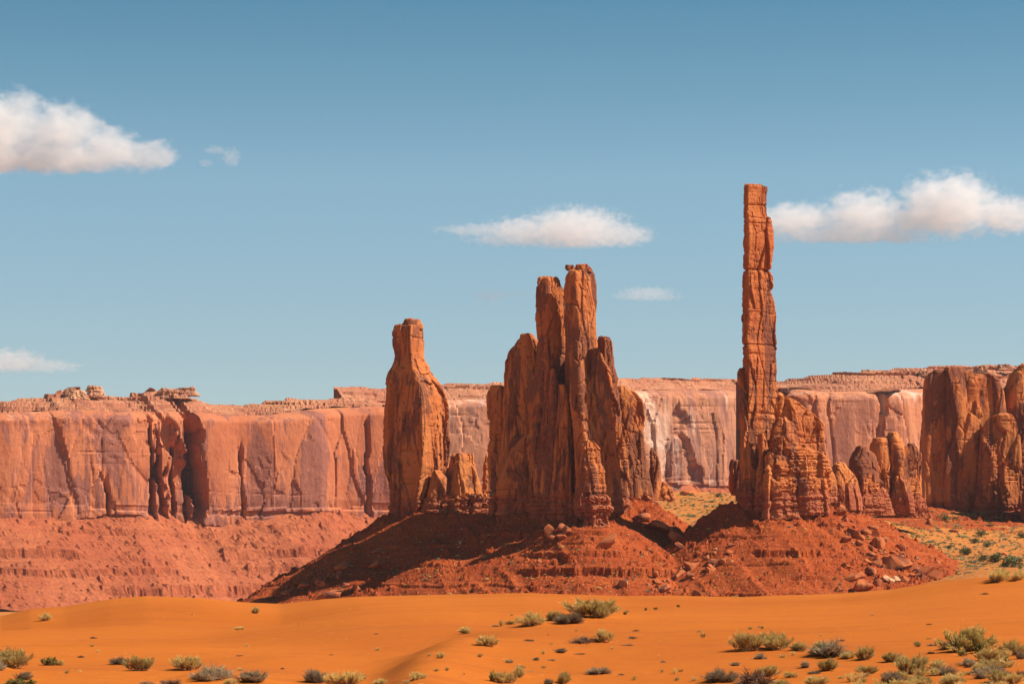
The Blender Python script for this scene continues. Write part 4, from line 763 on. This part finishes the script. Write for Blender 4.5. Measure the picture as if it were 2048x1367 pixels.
#%%PLANTS
# ------------------------------------------------------------------ desert plants, built from single stems and leaves
def strips(b, d, L, w, rg, curl=.25, up=.0):
    """thin bent tapered stems: base points b, directions d; returns verts and triangles"""
    n = len(b); side = np.cross(d, rg.normal(size=(n, 3))); side /= np.linalg.norm(side, axis=1)[:, None]+1e-9
    m = b+d*L[:, None]*.55+side*0; dd = d+rg.normal(size=(n, 3))*curl+np.array([0, 0, up]); dd /= np.linalg.norm(dd, axis=1)[:, None]
    t = m+dd*L[:, None]*.5; s = side*w[:, None]
    V = np.stack([b-s, b+s, m-s*.75, m+s*.75, t], 1).reshape(-1, 3); k = np.arange(n)[:, None]*5
    F = np.concatenate([k+np.array([[0, 1, 3]]), k+np.array([[0, 3, 2]]), k+np.array([[2, 3, 4]])], 1).reshape(-1, 3)
    return V, F, t
def bush_mesh(name, seed, mats, nb=42, nt=46, h=.8, r0=.35, wt=.012, lt=.26, droop=0., wood=.25, flat=.0, open_=.0, lobes=5):
    """unit bush: about 1 in radius and h high; mats = [wood, twig a, twig b]"""
    rg = np.random.default_rng(seed)
    lc = rg.uniform(-1, 1, (lobes, 2))*.55; lw = rg.uniform(.35, .6, lobes); lh = rg.uniform(.6, 1., lobes)
    w = rg.integers(0, lobes, nb)
    b = np.c_[lc[w]*.55+rg.normal(size=(nb, 2))*.10, np.zeros(nb)-.03]
    a = rg.uniform(0, 2*pi, nb); rr = np.sqrt(rg.uniform(0, 1, nb))*lw[w]
    e = np.c_[lc[w]+np.c_[np.cos(a), np.sin(a)]*rr[:, None], h*lh[w]*np.sqrt(np.clip(1-(rr/lw[w])**2*.8, .05, 1))*rg.uniform(.75, 1.08, nb)]
    e[:, 2] -= droop*rr
    d = e-b; L = np.linalg.norm(d, axis=1); d /= L[:, None]
    V1, F1, tip = strips(b, d, L, np.full(nb, .012), rg, .12)
    i = np.repeat(np.arange(nb), nt); f = rg.uniform(.35-open_*.2, 1., nb*nt)
    o = b[i]+(e-b)[i]*f[:, None]+rg.normal(size=(nb*nt, 3))*.035
    out = np.c_[o[:, :2]-lc[w[i]]*.6, np.full(nb*nt, .45)]; out /= np.linalg.norm(out, axis=1)[:, None]
    td = out*.8+d[i]*.5+rg.normal(size=(nb*nt, 3))*.42; td[:, 2] = td[:, 2]*(1-flat)+.1; td /= np.linalg.norm(td, axis=1)[:, None]
    V2, F2, _ = strips(o, td, rg.uniform(.5, 1.15, nb*nt)*lt, np.full(nb*nt, wt), rg, .35)
    V = np.vstack([V1, V2]); F = np.vstack([F1, F2+len(V1)]); V[:, 2] = np.maximum(V[:, 2], -.05)
    k = np.repeat(np.where(f < wood+rg.normal(size=nb*nt)*.12+.2, 0, rg.integers(1, 3, nb*nt)), 3)
    mi = np.r_[np.zeros(len(F1), int), k]
    o = mesh_np(name, V, F, mats, None, midx=mi); COL.objects.unlink(o); me = o.data; bpy.data.objects.remove(o); return me
PROTO = {
 'olive': [bush_mesh('olive_bush', 10+i, [M['twig'], M['olive'], M['straw']], 60, 60, .75, wt=.011, lt=.2) for i in range(4)],
 'straw': [bush_mesh('straw_bush', 20+i, [M['twig'], M['straw'], M['olive']], 46, 46, .75, wt=.011, lt=.34, open_=.5, lobes=3) for i in range(4)],
 'twig': [bush_mesh('twiggy_bush', 30+i, [M['twigd'], M['twig'], M['sage']], 50, 40, .6, wt=.010, lt=.3, droop=.25, flat=.3, open_=1.) for i in range(4)],
 'dark': [bush_mesh('dead_bush', 40+i, [M['twigd'], M['twigd'], M['twig']], 40, 24, .5, wt=.012, lt=.3, droop=.3, flat=.5, open_=1.) for i in range(3)],
 'green': [bush_mesh('green_bush', 50+i, [M['twig'], M['green'], M['olive']], 40, 50, .8, wt=.02, lt=.18, lobes=3) for i in range(2)],
 'dense': [bush_mesh('dense_bush', 60+i, [M['twigd'], M['olive'], M['olive']], 150, 80, .8, wt=.013, lt=.13, droop=.3, lobes=9) for i in range(2)],
 'tuft': [bush_mesh('grass_tuft', 70+i, [M['straw'], M['straw'], M['straw']], 26, 16, .8, wt=.014, lt=.35, open_=1., lobes=2) for i in range(3)],
}
NAMES = {'olive': ('desert_bush', 'bush'), 'straw': ('desert_bush', 'bush'), 'twig': ('twiggy_bush', 'bush'), 'dark': ('dead_bush', 'bush'), 'green': ('green_bush', 'bush'), 'dense': ('dense_bush', 'bush'), 'tuft': ('grass_tuft', 'grass tuft')}
def put_bush(x, y, z, w, h, kind, label, group, seed):
    rg = random.Random(seed); o = bpy.data.objects.new(NAMES[kind][0], PROTO[kind][rg.randrange(len(PROTO[kind]))]); COL.objects.link(o)
    o.location = (x, y, z-.01); o.scale = (w, w*rg.uniform(.8, 1.), h/.85); o.rotation_euler = (0, 0, rg.uniform(0, 6.28))
    if kind == 'olive' or w > 1.: o.rotation_euler = (0, 0, rg.choice((0, pi))+rg.uniform(-.4, .4))
    return props(o, label, NAMES[kind][1], group)
for px, py, w, h, kind, lab in BUSHES:
    x, y, z = ray_to(px, py, dune_h, 42, 175, 9000)
    k_ = 1.2 if kind == 'dense' else 1.35; ww = w/FPX*y/2*k_; hh = h/FPX*y*(1. if kind == 'dense' else 1.15)
    put_bush(x, y, z, ww, hh, kind, lab, 'plants growing on the dunes', int(px*13+py))
rg = random.Random(78); n = 0
while n < 46:
    px = rg.uniform(1560, 2070); py = rg.uniform(1300, 1385)
    if py < 1385-(px-1500)*.16: continue
    x, y, z = ray_to(px, py, dune_h, 42, 175, 3000); s_ = rg.uniform(.10, .28)
    put_bush(x, y, z, s_*rg.uniform(1., 1.5), s_*rg.uniform(.9, 1.2), rg.choice(('straw', 'olive', 'twig', 'straw', 'tuft')), 'one of many small dry bushes crowded together in the lower right corner', 'small bushes crowded in the lower right corner', 300+n); n += 1
rg = random.Random(77); n = 0
while n < 60:      # the tiniest dry tufts and twigs on the sand
    px = rg.uniform(60, 2040); py = rg.uniform(1225, 1365)
    if px < 950 and rg.random() < .6: continue
    x, y, z = ray_to(px, py, dune_h, 42, 175, 3000); s = rg.uniform(.05, .13)
    put_bush(x, y, z, s*rg.uniform(1, 1.8), s, rg.choice(('tuft', 'tuft', 'dark', 'twig')), 'one of many tiny dry sprigs poking out of the bare sand', 'tiny dry sprigs on the sand', n); n += 1
# far shrubs
def far_mesh(name, seed, mats, n=150, h=.7, s=.16):
    rg = np.random.default_rng(seed); c = rg.normal(size=(n, 3)); c /= np.linalg.norm(c, axis=1)[:, None]; c *= rg.uniform(.55, 1, n)[:, None]; c[:, 2] = np.abs(c[:, 2])*h
    c[:, :2] *= 1+.25*np.sin(c[:, :1]*4+seed)
    a = rg.normal(size=(n, 3)); b = rg.normal(size=(n, 3)); k = rg.uniform(.6, 1.3, n)[:, None]*s
    a = a/np.linalg.norm(a, axis=1)[:, None]*k; b = b/np.linalg.norm(b, axis=1)[:, None]*k
    V = np.stack([c-a, c+b, c+a, c-b], 1).reshape(-1, 3); F = np.arange(n*4).reshape(-1, 4)
    o = mesh_np(name, V, F, mats, None, midx=rg.integers(0, len(mats), n)); COL.objects.unlink(o); me = o.data; bpy.data.objects.remove(o); return me
FS = {'grey': [far_mesh('grey_shrub', 1+i, [M['sage'], M['sage'], M['twig']], 110) for i in range(3)],
      'olive': [far_mesh('olive_shrub', 5+i, [M['olive'], M['sage'], M['green']], 110) for i in range(2)],
      'green': [far_mesh('green_shrub', 9+i, [M['green'], M['green'], M['olive']], 130) for i in range(2)],
      'straw': [far_mesh('straw_shrub', 13+i, [M['straw'], M['sage']], 90, .5) for i in range(2)]}
def put_shrub(px, py, r, kind, H, Ya, Yb, label, group, seed, hk=1.):
    x, y, z = ray_to(px, py, H, Ya, Yb, 1500)
    if y <= Ya+1: return None
    rg = random.Random(seed); o = bpy.data.objects.new('desert_shrub', FS[kind][rg.randrange(len(FS[kind]))]); COL.objects.link(o)
    o.location = (x, y, z-.05); o.scale = (r, r, r*hk*rg.uniform(.8, 1.1)); o.rotation_euler = (0, 0, rg.uniform(0, 6))
    return props(o, label, 'shrub', group)
rg = random.Random(8); n = 0
while n < 290:
    if rg.random() < .38: px, py = rg.uniform(1225, 1482), rg.uniform(985, 1095)
    else: px, py = rg.uniform(1690, 2050), rg.uniform(1000, 1150)
    if py > 1150: continue
    x, y, z = ray_to(px, py, far_h, 935, 1400, 1200); gz = ground_h(np.array([x]), np.array([y]))[0]
    if y < 985 or y > 1330 or z > gz+.4: continue
    clump = vnoise(np.array([x/18]), np.array([y/30]), np.array([0.]), 3)[0]
    if clump < -.15 and rg.random() < .5: continue
    put_shrub(px, py, min(1.9, .65+rg.expovariate(2.5)), rg.choice(('grey', 'grey', 'olive', 'straw', 'grey', 'green') if px < 1800 else ('grey', 'olive', 'green', 'olive', 'grey', 'straw')), far_h, 935, 1400,
              'one of many low grey-green shrubs dotted over the orange sand between the rocks', 'low shrubs dotted over the sandy ground', n, .8); n += 1
rg = random.Random(9); n = 0; TS = []; TM = []
while n < 420:
    px = rg.uniform(545, 1880); py = rg.uniform(1045, 1190)
    x, y, z = ray_to(px, py, far_h, 935, 1300, 1200); gz = ground_h(np.array([x]), np.array([y]))[0]
    if y < 937 or y > 1050 or z < gz+.2: continue
    if py < 1100 and rg.random() < .5 or 1440 < px < 1660 and rg.random() < .6: continue
    k = rg.choice((0, 0, 1, 3, 2)); r_ = min(.9, .25+rg.expovariate(5.)); me = (FS['grey'][n % 3], FS['olive'][0], FS['olive'][1], FS['green'][0])[k] if k < 4 else FS['straw'][0]
    nv = len(me.vertices); a_ = np.empty(nv*3, np.float32); me.vertices.foreach_get('co', a_); TS.append(a_.reshape(-1, 3)*r_+np.array([x, y, z], np.float32)); TM.append(np.full(nv//4, (0, 1, 2, 3)[k])); n += 1
rg = random.Random(19); n = 0
while n < 3000:
    px, py = (rg.uniform(1225, 1482), rg.uniform(985, 1100)) if rg.random() < .35 else (rg.uniform(1690, 2060), rg.uniform(1000, 1155))
    x, y, z = ray_to(px, py, far_h, 935, 1400, 700); gz = ground_h(np.array([x]), np.array([y]))[0]
    if y < 940 or y > 1330 or z > gz+.4: n += 1; continue
    k = rg.choice((0, 0, 1, 2, 3)); r_ = rg.uniform(.35, .9); me = (FS['grey'][n % 3], FS['straw'][0], FS['olive'][1], FS['green'][0])[k]
    nv = len(me.vertices); a_ = np.empty(nv*3, np.float32); me.vertices.foreach_get('co', a_); TS.append(a_.reshape(-1, 3)*r_+np.array([x, y, z], np.float32)); TM.append(np.full(nv//4, (0, 2, 1, 3)[k])); n += 1
V = np.vstack(TS); o = mesh_np('scrub', V, np.arange(len(V)).reshape(-1, 4), [M['sage'], M['olive'], M['straw'], M['green']], None, midx=np.concatenate(TM)); props(o, 'tiny scrub sprinkled over the rubble slopes and the sand between them', kind='stuff')
# junipers: each with a trunk and a crown
def juniper_meshes(seed):
    rg = np.random.default_rng(seed); vs, fs = [], []; off = 0
    for k in range(4):
        a = k*1.7+seed; p0 = np.array([0, 0, -.1]); p1 = np.array([cos(a)*.3, sin(a)*.3, .75]); r = (.07, .03)
        c = np.array([[cos(t), sin(t), 0] for t in np.linspace(0, 2*pi, 7)[:-1]])
        vs.append(np.vstack([p0+c*r[0], (p0+p1)/2+np.array([.04, 0, 0])+c*.05, p1+c*r[1]])); fs.append(grid_faces(3, 6, True, off)); off += 18
    o = mesh_np('trunk', np.vstack(vs), np.vstack(fs), M['twigd']); COL.objects.unlink(o); tm = o.data; bpy.data.objects.remove(o)
    n = 520; L = rg.normal(size=(9, 3))*.38; L[:, 2] = np.abs(L[:, 2])+.35; w = rg.integers(0, 9, n)
    c = rg.normal(size=(n, 3)); c = c/np.linalg.norm(c, axis=1)[:, None]*rg.uniform(.2, .42, n)[:, None]+L[w]; c[:, 2] = np.maximum(c[:, 2], .12)
    a, b = rg.normal(size=(n, 3)), rg.normal(size=(n, 3)); a = a/np.linalg.norm(a, axis=1)[:, None]*.075; b = b/np.linalg.norm(b, axis=1)[:, None]*.075
    o = mesh_np('crown', np.stack([c-a, c+b, c+a, c-b], 1).reshape(-1, 3), np.arange(n*4).reshape(-1, 4), [M['jun'], M['jun2']], None, midx=rg.integers(0, 2, n)); COL.objects.unlink(o); cm = o.data; bpy.data.objects.remove(o)
    return tm, cm
M['jun'] = plant_mat('juniper_leaf', ((.10, .13, .04), (.06, .085, .03))); M['jun2'] = plant_mat('juniper_leaf_light', ((.17, .18, .07), (.12, .14, .05)))
JM = [juniper_meshes(i) for i in range(4)]
JL = [(1436, 990, 14, 'lone dark juniper on the pale sand slope between the cluster and the pole'), (1830, 1108, 26, 'dark juniper right of the rubble pile, nearest the whale-backed boulder'), (1812, 1100, 14, 'small juniper just left of the dark one by the rubble pile'), (1868, 1116, 18, 'round juniper right of the dark one by the rubble pile'), (1890, 1128, 20, 'bright green juniper low on the sandy slope'),
      (1935, 1104, 26, 'grey-green juniper in the middle of the right slope'), (1962, 1068, 22, 'juniper standing high on the red slope below the butte'), (1980, 1052, 14, 'small high juniper below the second butte'), (1950, 1082, 18, 'juniper just below the high one on the red slope'), (1990, 1118, 32, 'broad green juniper near the right edge'), (1968, 1116, 20, 'juniper touching the left side of the broad one'),
      (1975, 1090, 18, 'mid-sized juniper above the broad one'), (2028, 1128, 40, 'widest juniper clump, close to the right edge'), (2008, 1132, 20, 'low juniper at the left foot of the widest clump'), (2044, 1072, 18, 'juniper at the right edge beside the black shadow'), (1890, 1038, 24, 'grey juniper on the slope left under the big butte'), (1716, 1020, 20, 'grey-green juniper right of the upright pale block'),
      (1764, 998, 20, 'juniper at the foot of the twin-topped pinnacle'), (1740, 1008, 14, 'small juniper left of the pinnacle foot'), (1815, 1028, 12, 'little juniper below the big butte corner'), (1996, 1040, 12, 'little juniper under the right wall'), (1700, 1012, 10, 'tiny juniper beside the rounded domes'), (1898, 1094, 12, 'small juniper halfway up the sandy slope')]
for i, (px, py, w, lab) in enumerate(JL):
    x, y, z = ray_to(px, py+w*.2, ground_h, 990, 1330); s = w/FPX*y/2*1.4
    r = empty('juniper_tree', (x, y, z), lab, 'tree', 'junipers on the far slopes'); r.scale = (s, s, s*.85); r.rotation_euler = (0, 0, i*1.3)
    for nm, me in zip(('trunk', 'crown'), JM[i % 4]):
        c = bpy.data.objects.new(nm, me); COL.objects.link(c); c.parent = r
#%%SKY
# ------------------------------------------------------------------ clouds far behind everything
def cloud(label, blobs, Yc, base, dens=.012, seed=0, thr=.30, thick=.55):
    """blobs: (px, py, rx, ry) lobes; base = photo row of the flat underside"""
    k = Yc/FPX; bl = [(PX(a, Yc), PZ(b, Yc), c*k, d*k) for a, b, c, d in blobs]; zb = PZ(base, Yc)
    cx = sum(b[0] for b in bl)/len(bl)
    m = bpy.data.materials.new('cloud_vapour'); m.use_nodes = True; t = m.node_tree; t.nodes.clear()
    out = t.nodes.new('ShaderNodeOutputMaterial'); pv = t.nodes.new('ShaderNodeVolumePrincipled'); pv.inputs['Color'].default_value = (1, .985, .975, 1); pv.inputs['Anisotropy'].default_value = 0.2
    t.links.new(pv.outputs[0], out.inputs['Volume']); tcn = t.nodes.new('ShaderNodeTexCoord')
    def mth(op, a, b=0.):
        x = t.nodes.new('ShaderNodeMath'); x.operation = op
        for i, v in enumerate((a, b)):
            if isinstance(v, (int, float)): x.inputs[i].default_value = v
            else: t.links.new(v, x.inputs[i])
        return x.outputs[0]
    # lumpy edges: push the lookup point about with noise
    def noise(sc, det, off):
        mp = t.nodes.new('ShaderNodeMapping'); mp.inputs['Location'].default_value = (off, off*.7, off*.3); mp.inputs['Scale'].default_value = (sc, sc, sc*1.5); t.links.new(tcn.outputs['Object'], mp.inputs[0])
        x = t.nodes.new('ShaderNodeTexNoise'); x.inputs['Scale'].default_value = 1; x.inputs['Detail'].default_value = det; x.inputs['Roughness'].default_value = .62; t.links.new(mp.outputs[0], x.inputs['Vector']); return x.outputs['Fac']
    rmin = min(b[3] for b in bl)
    n1 = noise(1/(rmin*1.2), 8, seed*3.1)
    f = None
    for b in bl:
        mp = t.nodes.new('ShaderNodeMapping'); mp.vector_type = 'TEXTURE'; ry = max(b[3]*1.1, min(b[2], b[3]*2.2))*thick*1.4
        mp.inputs['Location'].default_value = (b[0]-cx, 0, b[1]-zb); mp.inputs['Scale'].default_value = (b[2]*1.25, ry, b[3]*1.25); t.links.new(tcn.outputs['Object'], mp.inputs[0])
        ln = t.nodes.new('ShaderNodeVectorMath'); ln.operation = 'LENGTH'; t.links.new(mp.outputs[0], ln.inputs[0])
        g = mth('SUBTRACT', 1., ln.outputs['Value']); f = g if f is None else mth('MAXIMUM', f, g)
    f = mth('ADD', f, mth('MULTIPLY', mth('SUBTRACT', n1, .5), 1.6))
    mr = t.nodes.new('ShaderNodeMapRange'); mr.interpolation_type = 'SMOOTHSTEP'; t.links.new(f, mr.inputs[0]); mr.inputs[1].default_value = thr-.16; mr.inputs[2].default_value = thr+.22; mr.inputs[3].default_value = 0; mr.inputs[4].default_value = dens
    sp = t.nodes.new('ShaderNodeSeparateXYZ'); t.links.new(tcn.outputs['Object'], sp.inputs[0])
    zr = t.nodes.new('ShaderNodeMapRange'); zr.interpolation_type = 'SMOOTHSTEP'; t.links.new(mth('ADD', sp.outputs[2], mth('MULTIPLY', mth('SUBTRACT', n1, .5), rmin*.5)), zr.inputs[0]); zr.inputs[1].default_value = -rmin*.12; zr.inputs[2].default_value = rmin*.25
    t.links.new(mth('MULTIPLY', mr.outputs[0], zr.outputs[0]), pv.inputs['Density'])
    bm = bmesh.new(); bmesh.ops.create_icosphere(bm, subdivisions=2, radius=1); sv = np.array([v.co[:] for v in bm.verts]); bm.free()
    pts = []
    for b in bl:
        ry = max(b[3]*1.1, min(b[2], b[3]*2.2))*thick*1.4
        pts.append(sv*np.array([b[2]*1.3, ry*1.1, b[3]*1.3])+np.array([b[0]-cx, 0, b[1]-zb]))
    P = np.vstack(pts); P = P[P[:, 2] > -rmin*.4]
    bm = bmesh.new(); [bm.verts.new(p) for p in P]; r = bmesh.ops.convex_hull(bm, input=bm.verts[:]); 
    bmesh.ops.delete(bm, geom=[v for v in bm.verts if not v.link_faces], context='VERTS')
    me = bpy.data.meshes.new('cloud'); bm.to_mesh(me); bm.free(); me.materials.append(m)
    m.cycles.volume_step_rate = 1.0
    o = bpy.data.objects.new('cloud', me); COL.objects.link(o); o.location = (cx, Yc, zb); props(o, label, 'cloud', None, 'thing'); return o
CY = 11000
cloud('largest cloud, cut off by the left edge, with a flat mauve base', [(-60, 270, 150, 95), (30, 245, 80, 60), (125, 268, 90, 66), (215, 300, 80, 48), (300, 312, 60, 34), (100, 315, 220, 40)], CY, 345, .009, seed=1)
cloud('little curled wisp of cloud just right of the largest cloud', [(462, 315, 22, 22), (430, 300, 26, 10), (412, 326, 18, 9)], CY, 338, .006, seed=2, thr=.34)
cloud('long lens-shaped cloud above the two tall towers of the cluster', [(1150, 458, 110, 46), (1060, 462, 110, 30), (960, 460, 90, 14), (1240, 470, 70, 26), (1040, 480, 110, 14)], CY, 495, .008, seed=3)
cloud('double-humped cloud running from the tall pole to the right edge', [(1590, 440, 90, 36), (1730, 430, 90, 52), (1900, 410, 110, 66), (2010, 430, 80, 40), (1700, 470, 190, 24), (1840, 440, 150, 30)], CY, 486, .009, seed=4)
cloud('faint small cloud right of the cluster, low in the sky', [(1295, 588, 60, 17), (1260, 592, 40, 9), (1330, 594, 40, 9)], CY, 601, .005, seed=5)
cloud('very faint cloud wisp left of the cluster towers', [(980, 592, 36, 15), (1030, 588, 36, 8)], CY, 604, .0035, seed=6)
cloud('thin flat cloud low at the left edge above the mesa', [(20, 722, 80, 26), (90, 732, 80, 14), (-60, 720, 80, 28)], CY, 745, .007, seed=7)
# haze: one closed box of thin dusty air round the camera and the whole scene
bm = bmesh.new(); bmesh.ops.create_cube(bm, size=1)
zlo = -60.; zhi = 170.
for v in bm.verts: v.co = (v.co.x*19000, 5500+v.co.y*13500, (zlo+zhi)/2+v.co.z*(zhi-zlo))
me = bpy.data.meshes.new('haze'); bm.to_mesh(me); bm.free(); ho = bpy.data.objects.new('haze', me); COL.objects.link(ho); props(ho, 'thin dusty air', None, None, 'stuff')
m = bpy.data.materials.new('dusty_air'); m.use_nodes = True; t = m.node_tree; t.nodes.clear(); ou = t.nodes.new('ShaderNodeOutputMaterial'); pv = t.nodes.new('ShaderNodeVolumePrincipled')
pv.inputs['Color'].default_value = (.80, .84, .98, 1); pv.inputs['Density'].default_value = 1.5e-5; t.links.new(pv.outputs[0], ou.inputs['Volume']); me.materials.append(m)
